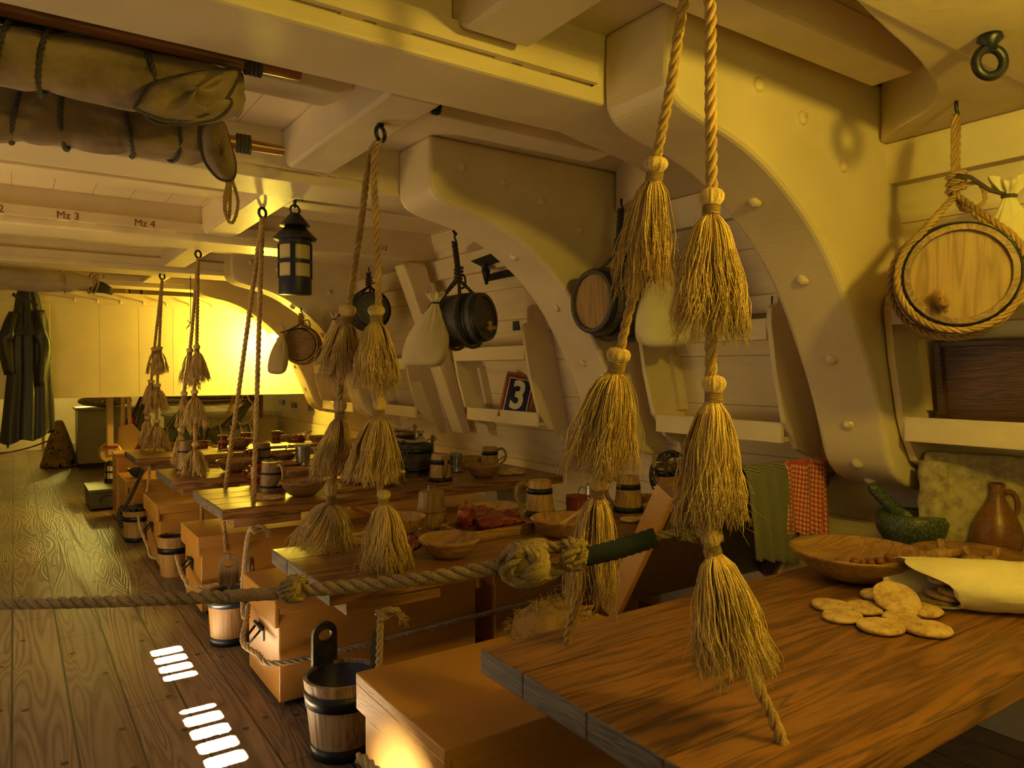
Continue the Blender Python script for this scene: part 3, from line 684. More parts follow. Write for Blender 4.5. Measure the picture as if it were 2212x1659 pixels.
# ================================================================ LANTERN
def lantern(top, label, R=.083):
    t = thing('lantern', label, 'lantern', top)
    MB().lathe([(R * .98, -.44), (R, -.435), (R, -.36), (R, -.352)], 32, cap1=False).build('base_can', 'iron', t, smooth=True)
    MB().lathe([(R * .93, -.355), (R * .93, -.185)], 32, cap0=False, cap1=False).build('horn_pane', 'horn', t, smooth=True)
    b = MB()
    for i in range(4):
        a = i * pi / 2 - .45; m = Matrix.Rotation(a, 4, 'Z'); b.box(R * .93, R + .003, -.012, .012, -.36, -.18, m)
    b.lathe([(R * .96, -.284), (R + .004, -.284), (R + .004, -.264), (R * .96, -.264)], 32, cap0=False, cap1=False)
    b.build('frame_bars', 'iron', t)
    MB().lathe([(R, -.19), (R, -.165), (R * 1.32, -.158), (R * 1.34, -.152), (R * .62, -.092), (R * .95, -.088), (R * .38, -.030), (R * .2, -.02), (0, -.018)], 12).build('roof', 'iron', t)
    for s in (0, 1):
        c = Vector((0, 0, -.005 + s * .042)); r = .026
        e = (Vector((1, .2, 0)) if s == 0 else Vector((.2, 1, 0))).normalized()
        MB().tube([c + e * r * cos(2 * pi * i / 16) + Vector((0, 0, 1)) * r * sin(2 * pi * i / 16) for i in range(16)], .006, 6, close=True).build('ring', 'iron', t, smooth=True)
    MB().tube([(-.045, 0, .05), (-.03, 0, .066), (0, 0, .062), (0, 0, .09)], .006, 6).tube([(.045, 0, .05), (.03, 0, .066), (0, 0, .062)], .006, 6).build('hook', 'iron', t, smooth=True)
    return t
lantern(P(637, 452, 3.78), 'black iron lantern with pale horn panes hanging at upper left centre')
# ================================================================ ROLLED SAILS
def sailroll(x0, x1, y, z, r0, r1, label, m='sail', ties=(), seed=0, spar=None, squash=1.0, droop=0, flap=0):
    """canvas bundled along x from x0 (far left, out of frame) to its gathered end x1"""
    t = thing('rolled_sail', label, 'sail', (x1, y, z)); n = 64; R = []; K = 90
    for i in range(K + 1):
        s = i / K; x = (x0 + (x1 - x0) * s) - x1; q = []
        e = 1 - s; endk = 1.0 if e > .10 else (.55 + .45 * (e / .10)) if e > .02 else .55 * (e / .02) ** .5 + .35
        tie = 1 - sum(.10 * math.exp(-((x + x1 - tx) / .035) ** 2) for tx in ties)
        for j in range(n):
            a = 2 * pi * j / n; r = (r0 + (r1 - r0) * s) * endk * tie
            f = 1 + .14 * nz((cos(a) * 1.3 + seed, sin(a) * 1.3, (x + x1) * 3.2)) + .05 * nz((cos(a) * 4, sin(a) * 4 + seed, (x + x1) * 9)) + flap * max(0, s - .8) * cos(a * 3 + x * 20)
            f += .05 * cos(a * 2 - 1.2) + .045 * sin(a * 4 + x * 5 + 3 * nz((x * 2, a, seed))) - .07 * max(0, cos(a * 1.5 + x * 7 + seed)) ** 6
            q.append(Vector((x + .03 * nz((a, s * 9, seed)), cos(a) * r * f, sin(a) * r * f * squash - droop * s * s)))
        R.append(q)
    MB().rings(R).build('canvas', m, t, smooth=True)
    for tx in ties:
        q = []
        for i in range(26):
            a = 2 * pi * i / 25; s = (tx - x0) / (x1 - x0); r = (r0 + (r1 - r0) * s) * .95
            q.append(Vector((tx - x1 + .02 * sin(a * 1.0 + tx * 9), cos(a) * r, sin(a) * r * squash - droop * s * s)))
        MB().rope(q, .0075, n=5).build('gasket', 'rope_dark' if m == 'sail' else 'rope', t, smooth=True)
    if spar:
        sx, sy, sz, sr = spar
        MB().tube([(x0 - x1, sy, sz), (sx - x1 - .12, sy, sz), (sx - x1 - .12, sy, sz), (sx - x1, sy, sz)], [sr * 1.3, sr * 1.25, sr, sr * .93], 20).build('spar', 'spar', t, smooth=False)
        b = MB(); 
        for k in range(4):
            q = [Vector((sx - x1 - .16 + k * .013 + .004 * cos(a), sy + cos(a) * sr * 1.45, sz + sin(a) * sr * 1.45)) for a in [2 * pi * i / 14 for i in range(15)]]
            b.rope(q, .007, n=5)
        b.build('lashing', 'rope_dark', t, smooth=True)
    return t
sq1 = sailroll(-.6, .58, 2.30, 2.205, .092, .085, 'upper rolled brown sail at top left, lashed to a spar under the beams', ties=(-.02, .08, .33), seed=2, spar=(.735, -.07, .10, .019), droop=-.02, flap=.5)
tz = sailroll(-.36, .60, 2.68, 2.18, .108, .09, 'lower rolled brown sail at top left with a drooping rope loop', ties=(.02, .145, .31, .44), seed=9, spar=(.82, 0, .02, .019), droop=-.02, flap=.5)
o = P(492, 385, 2.62) - Vector(tz.location)
MB().rope([o + Vector(p) for p in ((-.03, 0, .06), (.0, 0, 0), (-.012, 0, -.08), (.0, 0, -.15), (.02, 0, -.15), (.035, 0, -.08), (.015, 0, .0), (.01, .01, .05))], .0062, n=5).rope([o + Vector(p) for p in ((-.01, 0, .05), (.0, 0, -.05), (-.012, 0, -.11), (.004, 0, -.14), (.012, .01, .0))], .0062, n=5).build('rope_loop', 'rope', tz, smooth=True)
s3 = sailroll(-1.4, .62, 7.45, 2.17, .145, .10, 'grey white rolled sail at the far left above the hanging coat', 'sail_white', ties=(.36, .57, .61), seed=4, squash=.9)
MB().tube([(-.05, 0, -.03), (.06, -.02, -.05), (.12, 0, -.075)], [.05, .035, .022], 10).tube([(-.05, 0, 0), (.05, .03, -.01), (.11, .02, -.04)], [.04, .03, .018], 10).build('tail', 'rope_dark', s3, smooth=True)
for nm, (dx, dz) in enumerate(((-.62, -.19),)):
    MB().rope([(dx, 0, dz + .06), (dx + .06, 0, dz + .03), (dx + .14, 0, dz - .0), (dx + .17, 0, dz - .03)], .016, n=5).build('rope_end', 'rope_dark', s3, smooth=True)
def puff(parent, px, y, th, m='sail', name='flap', seed=0):
    """loose fold of canvas with its own thickness, hanging at distance y"""
    o = Vector(parent.location); out = catmull([ony(u, v, y) for u, v in px + px[:1]], 5)[:-1]; c = sum(out, Vector()) / len(out); R = []
    for k, (s, d) in enumerate(((1, .006), (.97, -.012), (.86, -.6 * th), (.62, -.9 * th), (.34, -.75 * th), (.05, -th))):
        R.append([c + (p - c) * s * (1 + .03 * nz((p.x * 30, p.z * 30, seed))) + Vector((0, d * (1 + .5 * sin((p - c).x * 40 + k)), 0)) - o for p in out])
    R = [[c + (p - c) * .1 + Vector((0, .012, 0)) - o for p in out], [p + Vector((0, .012, 0)) - o for p in out]] + R
    MB().rings(R).build(name, m, parent, smooth=True)
    MB().tube([p - o + Vector((0, -.004, 0)) for p in out], .006, 6, close=True).build('bolt_rope', 'rope_dark', parent, smooth=True)
puff(sq1, [(290, 235), (330, 185), (420, 160), (512, 152), (505, 185), (478, 225), (430, 252), (360, 262)], 2.20, .05, seed=1)
puff(sq1, [(300, 225), (345, 240), (420, 240), (485, 215), (498, 225), (470, 255), (400, 268), (330, 262)], 2.22, .04, seed=5)
puff(tz, [(432, 300), (440, 272), (478, 265), (492, 300), (507, 355), (500, 388), (470, 384), (440, 345)], 2.585, .05, seed=9)
# ================================================================ COAT
def coat():
    c = Vector((ony(58, 700, 8.62).x, 8.62, .74)); t = thing('oilskin_coat', 'long black oilskin coat hanging from a peg at the far left', 'coat', c)
    H = 1.50; n = 90; R = []
    prof = [(0, .19, .13), (.25, .18, .12), (.6, .165, .10), (.9, .15, .09), (1.1, .135, .085), (1.25, .11, .075), (1.40, .09, .055), (1.48, .055, .04), (H, .04, .03)]
    K = 40
    for i in range(K + 1):
        z = H * i / K
        for (a0, w0, d0), (a1, w1, d1) in zip(prof, prof[1:]):
            if a0 <= z <= a1 + 1e-6: s = (z - a0) / (a1 - a0); w, d = w0 + (w1 - w0) * s, d0 + (d1 - d0) * s; break
        q = []
        for j in range(n):
            a = 2 * pi * j / n; fold = .16 * sin(a * 7 + .6 * sin(z * 2)) * (1 - .3 * z / H) + .07 * sin(a * 13 + 1)
            k = 1 + fold * (.6 + .4 * (1 - z / H)) + .06 * nz((cos(a) * 2, sin(a) * 2, z * 2.5))
            q.append(Vector((cos(a) * w * k + .02 * sin(z * 2), sin(a) * d * k, z + (.07 * cos(a - .3) - .03 * sin(a * 4) if i == 0 else 0))))
        R.append(q)
    MB().rings(R, False, True).build('body', 'oilskin', t, smooth=True)
    for s, zt, zb, xx in ((-1, 1.22, .62, .155), (1, 1.25, .50, .12)):
        q = [Vector((s * .10, -.05, zt)), Vector((s * (xx - .01), -.06, zt - .2)), Vector((s * (xx + .015), -.05, (zt + zb) / 2)), Vector((s * xx * .85, -.05, zb))]
        MB().tube(catmull(q, 6), [.045 + .03 * min(1, i / 6) - .0012 * i for i in range(19)], 14, rf=lambda i, a: 1 + .16 * sin(a * 4 + i * .5)).build('sleeve', 'oilskin', t, smooth=True)
    MB().lathe([(.06, 1.44), (.11, 1.22), (.165, 1.02), (.17, 1.0), (.16, 1.0)], 48, Matrix.Diagonal((1, .62, 1, 1)), rf=lambda a, z: 1 + .10 * sin(a * 6 + z * 3), cap0=False, cap1=False).build('cape', 'oilskin', t, smooth=True)
coat()
# ================================================================ WALL SHELVES
def shelf_unit(y0, y1, zl, zu, ztop, zbot, label, sides=(1, 1)):
    t = thing('wall_shelf', label, 'shelf', (wallx(1.3), (y0 + y1) / 2, zbot)); ox, oy, oz = t.location
    def side(y):
        D = .23
        f = lambda z, d: (wallx(z) - d - ox, z - oz)
        poly = [f(zbot, .0), f(zbot, .05), f(zbot + .03, .075), f(zbot + .08, .08), f(zbot + .10, .13), f(zbot + .12, .17), f(zbot + .17, .19), f(zbot + .22, .215), f(zl, D)]
        poly += [f((zl + zu) / 2, D + .01), f(zu - .03, D), f(ztop - .16, D - .01), f(ztop - .13, D - .02), f(ztop - .11, .165), f(ztop - .06, .15), f(ztop - .02, .14), f(ztop, .11), f(ztop, 0)]
        MB().prism(poly, 'y', y - oy - .014, y - oy + .014).build('side_panel', 'cream', t, bevel=.004)
    if sides[0]: side(y0)
    if sides[1]: side(y1)
    a, b = y0 + .014 - oy, y1 - .014 - oy
    for z in (zl, zu):
        x1 = wallx(z) - ox; MB().box(x1 - .20, x1 + .02, a, b, z - .085 - oz, z - .065 - oz).build('shelf_board', 'cream', t)
        MB().box(x1 - .222, x1 - .202, a, b, z - .092 - oz, z - oz).build('shelf_lip', 'cream', t, bevel=.003)
    for y in (b - .012, ):
        zz = [(zl + .02), (zu - .14)]; MB().prism([(wallx(z) - .06 - ox, z - oz) for z in zz] + [(wallx(z) - ox, z - oz) for z in reversed(zz)], 'y', b - .03, b).build('cleat', 'cream', t)
    return t
shelf_unit(.50, 1.455, 1.225, 1.66, 1.80, .93, 'wall shelf at far right holding the dark wooden tray')
shelf_unit(1.97, 2.76, 1.17, 1.625, 1.80, .93, 'empty wall shelf behind the big near tassels')
shelf_unit(3.80, 4.72, 1.125, 1.56, 1.82, .90, 'wall shelf holding the number 3 sign')
shelf_unit(5.55, 6.42, 1.09, 1.50, 1.66, .86, 'wall shelf right of the far knee, behind the linen bag')
shelf_unit(6.95, 7.85, 1.07, 1.46, 1.62, .84, 'farthest wall shelf between the two far knees')
# long slotted rail with dark openings, seen between the units
for y0, y1, lb in ((2.0, 2.73, 'short cream batten above the empty shelf'), (3.4, 4.7, 'cream batten above the number 3 shelf'), (5.6, 6.4, 'cream batten above the fourth wall shelf')):
    tag(MB().prism([(wallx(1.665) - .03, 1.665), (wallx(1.745) - .03, 1.745), (wallx(1.745) - .002, 1.745), (wallx(1.665) - .002, 1.665)], 'y', y0, y1).build('hull_batten', 'cream', loc=(2.85, (y0 + y1) / 2, 1.7)), lb, 'batten')
for y, s, lb in ((2.03, .05, 'dark square opening above the empty shelf right of the big tassels'), (3.62, .05, 'dark square opening left of the keg behind the near tassel'), (4.12, .035, 'dark square opening just above the number 3 shelf'), (4.76, .04, 'dark opening just under the spigot keg')):
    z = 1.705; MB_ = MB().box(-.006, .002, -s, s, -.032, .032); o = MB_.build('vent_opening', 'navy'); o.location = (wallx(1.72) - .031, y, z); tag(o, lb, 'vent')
t = thing('wooden_tray', 'dark square wooden tray with raised rims leaning in the far right wall shelf', 'tray', (2.93, 1.05, 1.142)); mt = Matrix.Rotation(radians(-10), 4, 'Y')
MB().box(.0, .012, -.36, .325, .0, .375, mt).build('panel', 'tray', t)
for a in ((-.022, .012, -.36, -.335, 0, .375), (-.022, .012, .30, .325, 0, .375), (-.022, .012, -.335, .30, 0, .022), (-.022, .012, -.335, .30, .353, .375)): MB().box(*a, mt).build('rim', 'tray', t, bevel=.003)
# ---- number 3 sign leaning on its shelf
def sign():
    a, b, c_, d = (1080, 885), (1146, 890), (1140, 800), (1095, 800)
    t = thing('number_sign', 'red and blue sign with white figure 3 edged with rope, leaning on a shelf', 'sign', onx(1108, 888, 2.86))
    w, h = .215, .315; p0 = Vector(t.location); p0.z = 1.06; t.location = p0
    m = Matrix.Rotation(-YAW - radians(14), 4, 'Z') @ Matrix.Rotation(radians(10), 4, 'Y') @ Matrix.Rotation(radians(-12), 4, 'X') @ Matrix.Rotation(radians(90), 4, 'X')
    m = Matrix.Translation((0, 0, .005)) @ m
    MB().box(-w / 2, w / 2, 0, h, -.012, 0, m).build('board', 'sign_red', t, bevel=.004)
    MB().box(-w / 2 + .028, w / 2 - .028, .034, h - .034, 0, .003, m).build('blue_field', 'sign_blue', t)
    b_ = MB(); i0 = .024
    for x0, x1, y0, y1 in ((-w / 2 + i0, w / 2 - i0, .031, .037), (-w / 2 + i0, w / 2 - i0, h - .037, h - .031), (-w / 2 + i0, -w / 2 + i0 + .006, .031, h - .031), (w / 2 - i0 - .006, w / 2 - i0, .031, h - .031)): b_.box(x0, x1, y0, y1, .001, .0045, m)
    b_.build('white_line', 'sign_white', t)
    q = [Vector(p) for p in ((-w / 2, 0, -.004), (-w / 2, h, -.004), (w / 2, h, -.004), (w / 2, 0, -.004))]
    MB().rope([m @ p for p in [q[0], q[0].lerp(q[1], .5), q[0].lerp(q[1], .97), q[1].lerp(q[2], .06), q[1].lerp(q[2], .5), q[1].lerp(q[2], .94), q[2].lerp(q[3], .03), q[2].lerp(q[3], .5), q[3]]], .009, n=5).build('rope_edging', 'rope', t, smooth=True)
    text_mesh('3', .275, 'sign_white', m @ Matrix.Translation((0, h / 2, .005)) @ Matrix.Diagonal((.78, 1, 1, 1)), t, 'figure', bold=.008)
sign()
# ---- latch hardware near the middle
t = thing('iron_latch', 'pair of black iron plates with a bolt on the hull, upper centre', 'latch', onx(1072, 580, 2.70)); p = Vector(t.location)
def quad_plate(px, x, name):
    c = [onx(u, v, x) - p for u, v in px]; off = Vector((.014, 0, 0)); MB().add(c + [q + off for q in c], [(0, 1, 2, 3)[:len(c)] if len(c) == 4 else tuple(range(len(c))), tuple(range(2 * len(c) - 1, len(c) - 1, -1))] + [(j, (j + 1) % len(c), (j + 1) % len(c) + len(c), j + len(c)) for j in range(len(c))]).build(name, 'iron', t)
quad_plate([(1016, 564), (1062, 547), (1092, 553), (1091, 562), (1040, 576)], 2.70, 'upper_plate')
quad_plate([(1044, 595), (1103, 581), (1108, 596), (1050, 608)], 2.72, 'lower_plate')
MB().tube([onx(1046, 574, 2.69) - p, onx(1050, 586, 2.66) - p, onx(1051, 614, 2.68) - p], [.02, .03, .010], 10).build('bolt', 'iron', t, smooth=True)
# ---- ring bolt top right, strap hook
def ringbolt(c, label, r=.035):
    t = thing('ring_bolt', label, 'ring bolt', c)
    MB().lathe([(.026, .0), (.03, -.012), (.018, -.024), (.016, -.04)], 14).build('shank', 'iron', t, smooth=True)
    e = Rt; MB().tube([Vector((0, 0, -.04 - r * .8)) + e * r * cos(2 * pi * i / 20) + Vector((0, 0, 1)) * r * sin(2 * pi * i / 20) for i in range(20)], .012, 8, close=True).build('ring', 'iron', t, smooth=True)
ringbolt((2.03, .85, 2.24), 'black ring bolt under the near beam at the top right corner')
tag(MB().tube([onz(915, 236, 2.46) + Vector((0, 0, .005)), onz(923, 238, 2.37), onz(945, 243, 2.35), onz(951, 238, 2.38), onz(949, 230, 2.38)], .011, 8).build('strap_hook', 'iron', smooth=True, loc=onz(940, 240, 2.34)), 'bent black hook half hidden behind the foremost lit beam', 'hook')
tag(MB().tube([onz(982, 488, 2.24), onz(980, 500, 2.2), onz(985, 506, 2.18)], .009, 8).build('small_hook', 'iron', smooth=True, loc=onz(982, 494, 2.23)), 'tiny iron hook above the spigot keg', 'hook')

# ================================================================ TABLES
def second_mat(o, m, test):
    o.data.materials.append(M[m])
    for p in o.data.polygons:
        if test(p.normal): p.material_index = 1
def table(x0, x1, y0, y1, nb, label, th=.055, cleat=.34):
    t = thing('mess_table', label, 'table', ((x0 + x1) / 2, (y0 + y1) / 2, TZ)); cx, cy = (x0 + x1) / 2, (y0 + y1) / 2
    top = MB(); R = random.Random(nb + int(y0 * 10)); cuts = [0] + sorted((i + R.uniform(-.12, .12)) / nb for i in range(1, nb)) + [1]
    for a, b in zip(cuts, cuts[1:]):
        e = R.uniform(-.003, .003); top.box(x0 + e - cx, x1 - cx, y0 + (y1 - y0) * a + .001 - cy, y0 + (y1 - y0) * b - .001 - cy, -th, R.uniform(-.0012, 0))
    o = top.build('tabletop', 'table', t, bevel=.004); second_mat(o, 'table_end', lambda n: n.x < -.9)
    MB().box(x0 + .06 - cx, x0 + .06 + cleat - cx, y0 + .02 - cy, y1 - .02 - cy, -th - .045, -th).build('cleat', 'cleat', t, bevel=.004)
    MB().box(x1 - .30 - cx, x1 - .08 - cx, y0 + .05 - cy, y1 - .05 - cy, -th - .045, -th).build('cleat', 'cleat', t, bevel=.004)
    return t
table(.937, 3.04, .70, 1.515, 4, 'nearest table of dark boards at lower right, holding biscuits and the canvas sack', .062)
table(.805, 2.95, 2.18, 2.80, 3, 'second nearest hanging table, holding bowls, tankards and the meat tray')
table(.83, 2.95, 3.73, 4.43, 4, 'third hanging table between the two plain ropes and the hull')
table(.80, 2.90, 4.87, 5.52, 4, 'fourth table, carrying the tall pewter mug and stained bowls')
table(.77, 2.88, 6.26, 6.95, 4, 'farthest table with red slipware mugs, lit bright yellow')
# rope hole plates and knots below the tables
def under(pts, label, R=.0125, m='rope_pale'):
    t = thing('under_table_rope', label, 'rope', pts[-1]); o = Vector(pts[-1]); k = Vector(pts[0]) - o
    mb = MB().rope([Vector(p) - o for p in pts], R); mb.build('rope', m, t, smooth=True)
    q = [k + Vector((.03 * cos(a) * (1 + .2 * sin(3 * a)), .018 * sin(a * 1.5), .016 * sin(a) - .01)) for a in [i * .5 for i in range(22)]]
    f = MB().rope(q, R * .8, n=5).build('knot', m, t, smooth=True)
    R_ = random.Random(5); fb = MB()
    for i in range(16): fb.tube([k + Vector((.02, 0, -.01)), k + Vector((.04 + R_.uniform(0, .02), R_.uniform(-.02, .02), -.02 + R_.uniform(-.02, .01))), k + Vector((.05 + R_.uniform(0, .02), R_.uniform(-.03, .03), -.04 + R_.uniform(-.03, .01)))], .0012, 3)
    fb.build('frayed_end', m, f)
    return t
under([onz(838, 1318, .61), P(823, 1335, 2.44), P(820, 1400, 2.45), P(817, 1470, 2.5), P(817, 1540, 2.56)], 'frayed pale rope under the second table, dropping behind the nearest chest')
under([onz(556, 1138, .61), P(538, 1150, 3.7), P(528, 1220, 3.66), P(524, 1290, 3.6), P(527, 1335, 3.5)], 'frayed pale rope under the third table, falling to the orange chest corner')
under([H3a + Vector((0, 0, -.105)), H3a + Vector((-.01, 0, -.20)), H3a + Vector((0, 0, -.36))], 'short rope below the far hole of the third table', .012, 'rope')
under([onz(432, 1036, .61) , P(434, 1060, 4.6), P(436, 1120, 4.62), P(436, 1150, 4.6)], 'rope below the fourth table beside the bright orange chest lid', .012, 'rope')
under([onz(323, 1000, .61), P(322, 1020, 5.3), P(318, 1062, 5.3)], 'rope below the farthest hole of the fourth table', .012, 'rope')

# ================================================================ CHESTS
def chest(x0, x1, y0, y1, h, label, m='orange', worn=False, handle=True, lash=False, lid=True):
    cx, cy = (x0 + x1) / 2, (y0 + y1) / 2; t = thing('sea_chest', label, 'chest', (cx, cy, 0))
    a, b, c, d = x0 - cx + .022, x1 - cx - .02, y0 - cy + .02, y1 - cy - .02
    mm = m + '_worn' if worn else m
    MB().box(a, b, c, d, .025, h - .03).build('body', m, t, bevel=.006, seg=3)
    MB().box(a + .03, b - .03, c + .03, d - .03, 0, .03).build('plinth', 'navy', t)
    l = MB().box(x0 - cx, x1 - cx, y0 - cy, y1 - cy, h - .034, h)
    l.box(x0 - cx, x0 - cx + .02, y0 - cy + .001, y1 - cy - .001, h - .115, h - .03).box(x1 - cx - .02, x1 - cx, y0 - cy + .001, y1 - cy - .001, h - .115, h - .03)
    l.box(x0 - cx + .02, x1 - cx - .02, y0 - cy, y0 - cy + .016, h - .062, h - .03)
    l.build('lid', mm, t, bevel=.005, seg=3)
    if handle:
        p = Vector((a, .02, h * .56)); hd = MB().box(a - .006, a, -.02, .06, h * .56 - .04, h * .56 + .03)
        k = hd.build('handle', 'iron', t, bevel=.003)
        e = Vector((-.06, 0, -.035)); MB().tube([p + Vector((-.004, -.03, .02)), p + e + Vector((0, -.035, 0)), p + e + Vector((-.004, 0, -.012)), p + e + Vector((0, .035, 0)), p + Vector((-.004, .05, .02))], .0055, 8).tube([p + Vector((-.012, -.05, .018)), p + Vector((-.012, .07, .018))], .008, 8).build('ring', 'iron', k, smooth=True)
    return t
chest(.87, 1.86, 1.57, 2.14, .46, 'nearest orange chest at lower centre with scratched lid and sunlit end', 'orange', worn=True, handle=False)
chest(.87, 1.86, 2.99, 3.50, .46, 'bright orange chest with iron ring handle behind the sunlit bucket')
chest(1.93, 2.95, 2.99, 3.50, .46, 'shadowed chest beyond the dark gap under the second table')
chest(.845, 1.88, 4.38, 4.88, .46, 'third orange chest from the camera, beside the small bucket with a handle')
chest(1.95, 2.92, 4.38, 4.88, .46, 'brown chest under the far end of the third table')
chest(.81, 1.85, 5.56, 6.20, .46, 'fourth orange chest, between the plain open pail and the netted pail', handle=True)
chest(.775, 1.80, 6.95, 7.55, .46, 'farthest orange chest with a black bowl on its lid', handle=False)
# tall tawny end panel and fire bucket ladles by the far chest are further down
# lashing lines along the chests
def lash(pts, label, R=.011, m='rope_pale'):
    o = Vector(pts[-1]); r = MB().rope([Vector(p) for p in pts], R).build('lashing_rope', m, smooth=True, loc=o); tag(r, label, 'rope')
lash([Vector((.875, 3.42, .33)), Vector((.845, 3.33, .30)), Vector((.80, 3.22, .235)), Vector((.83, 3.1, .215)), Vector((.872, 2.985, .205)), Vector((1.2, 2.955, .21)), Vector((1.8, 2.95, .23)), Vector((2.9, 2.94, .26))], 'pale lashing rope through the ring of the bright orange chest', .0125)
lash([Vector((.815, 4.86, .26)), Vector((.80, 4.66, .235)), Vector((.80, 4.5, .20)), Vector((.85, 4.365, .18)), Vector((1.3, 4.345, .20)), Vector((1.8, 4.35, .21))], 'pale lashing rope round the third orange chest', .012)
lash([Vector((.775, 6.16, .30)), Vector((.755, 5.98, .27)), Vector((.77, 5.7, .16)), Vector((.81, 5.53, .10)), Vector((1.2, 5.525, .10))], 'pale lashing rope on the end of the fourth orange chest', .011)
lash([P(774, 1636, 1.72), P(790, 1645, 1.70), P(812, 1668, 1.66), P(840, 1700, 1.62)], 'short rope end at the foot of the nearest chest', .013)
# open chest with its lid raised towards the camera
t = thing('open_chest', 'open chest with raised tray-like lid, towels hanging over it, right of centre', 'chest', (2.45, 2.0, 0))
MB().box(-.48, .47, -.36, .10, .02, .32).build('body', 'navy', t, bevel=.006)
hy, hz, ty, tz_ = .215, .40, -.10, .945
ang = math.atan2(ty - hy, tz_ - hz); Lh = math.hypot(ty - hy, tz_ - hz)
ml = Matrix.Translation((0, hy, hz)) @ Matrix.Rotation(-ang, 4, 'X')
def yz_board(b, x0, x1, y0, y1, z0, z1): b.box(x0, x1, y0, y1, z0, z1, ml)
b = MB(); yz_board(b, -.44, .55, .045, .06, 0, Lh)
b.build('lid_panel', 'tray', t)
b = MB(); yz_board(b, -.46, -.43, -.03, .062, 0, Lh); b.build('lid_side', 'orange', t, bevel=.004)
b = MB(); yz_board(b, .54, .57, -.03, .062, 0, Lh); b.build('lid_side', 'cleat', t, bevel=.004)
b = MB(); yz_board(b, -.46, .57, -.03, .062, Lh, Lh + .025); b.build('lid_rim', 'cleat', t, bevel=.004)

# ================================================================ PAILS
def pail(c, rb, rt, h, label, hoops=(.16, .78), ears=None, rz=0, m='stave', liner='tankard_dark', mat_h='hoop', hw=.020):
    t = thing('pail', label, 'pail', c, rz)
    rr = lambda z: rb + (rt - rb) * z / h
    ns = 16; fl = lambda a, z: 1 - .008 * (abs((a / (2 * pi) * ns) % 1 - .5) > .45)
    MB().lathe([(0, 0), (rb, 0), (rt, h), (rt - .014, h), (rb - .013, .02), (0, .02)], 64, rf=fl).build('staves', m, t)
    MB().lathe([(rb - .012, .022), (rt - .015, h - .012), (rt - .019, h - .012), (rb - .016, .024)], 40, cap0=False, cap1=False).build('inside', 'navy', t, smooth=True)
    for z in hoops:
        z0, z1 = z * h - hw, z * h + hw
        z0 = max(z0, 0)
        MB().lathe([(rr(z0) - .003, z0), (rr(z0) + .004, z0), (rr(z1) + .004, z1), (rr(z1) - .003, z1)], 48, cap0=False, cap1=False).build('hoop', mat_h, t, smooth=True)
    if ears:
        for s in ears:
            eh = .16; w = .052; y = rt - .012
            out = [(w * .98 * cos(a), h + eh - w + w * sin(a)) for a in [pi * i / 12 for i in range(13)]]
            out = [(w, h - .16)] + out + [(-w, h - .16)]
            hole = [(.026 * cos(a), h + eh - .052 + .021 * sin(a)) for a in [2 * pi * i / 16 for i in range(16)]]
            # ring of quads between outline and hole
            n = 48; import bisect
            def outline(a):
                # ray from hole centre
                cx_, cz_ = 0, h + eh - .052; dx, dz = cos(a), sin(a); best = None
                for (x0, z0), (x1, z1) in zip(out, out[1:] + out[:1]):
                    ex, ez = x1 - x0, z1 - z0; den = dx * ez - dz * ex
                    if abs(den) < 1e-9: continue
                    tt = ((x0 - cx_) * ez - (z0 - cz_) * ex) / den; uu = ((x0 - cx_) * dz - (z0 - cz_) * dx) / den
                    if tt > 0 and -1e-6 <= uu <= 1 + 1e-6: best = tt if best is None else min(best, tt)
                return cx_ + dx * best, cz_ + dz * best
            e = MB(); A = []
            for i in range(n):
                a = 2 * pi * i / n; o = outline(a); hl = (.028 * cos(a), h + eh - .052 + .020 * sin(a))
                A.append([Vector((o[0], y - .008, o[1])), Vector((o[0], y + .008, o[1])), Vector((hl[0], y + .008, hl[1])), Vector((hl[0], y - .008, hl[1]))])
            e.rings(A, close=True); mz = Matrix.Rotation(radians(s), 4, 'Z'); e.v = [tuple(mz @ Vector(p)) for p in e.v]; e.build('ear', 'barrel_dark' if m == 'stave' else 'tankard_dark', t)
    return t
pail(onz(740, 1618, 0), .108, .140, .285, 'sunlit pale wooden pail with eared handles at lower centre', (.07, .76), ears=(10, -128), rz=0, hw=.028)
pail(onz(499, 1383, 0), .098, .112, .27, 'golden wooden pail with eared handles left of the bright orange chest', (.07, .80), ears=(0, -110), rz=radians(-8), m='tankard')
pail(onz(378, 1240, 0), .088, .112, .27, 'plain open pail between the third and fourth orange chests', (.66,), m='tankard')
pp = onz(299, 1166, 0); pl = pail(pp, .10, .118, .25, 'pail half covered by dark netting beside the farthest orange chest', (.06, .75), m='tankard')
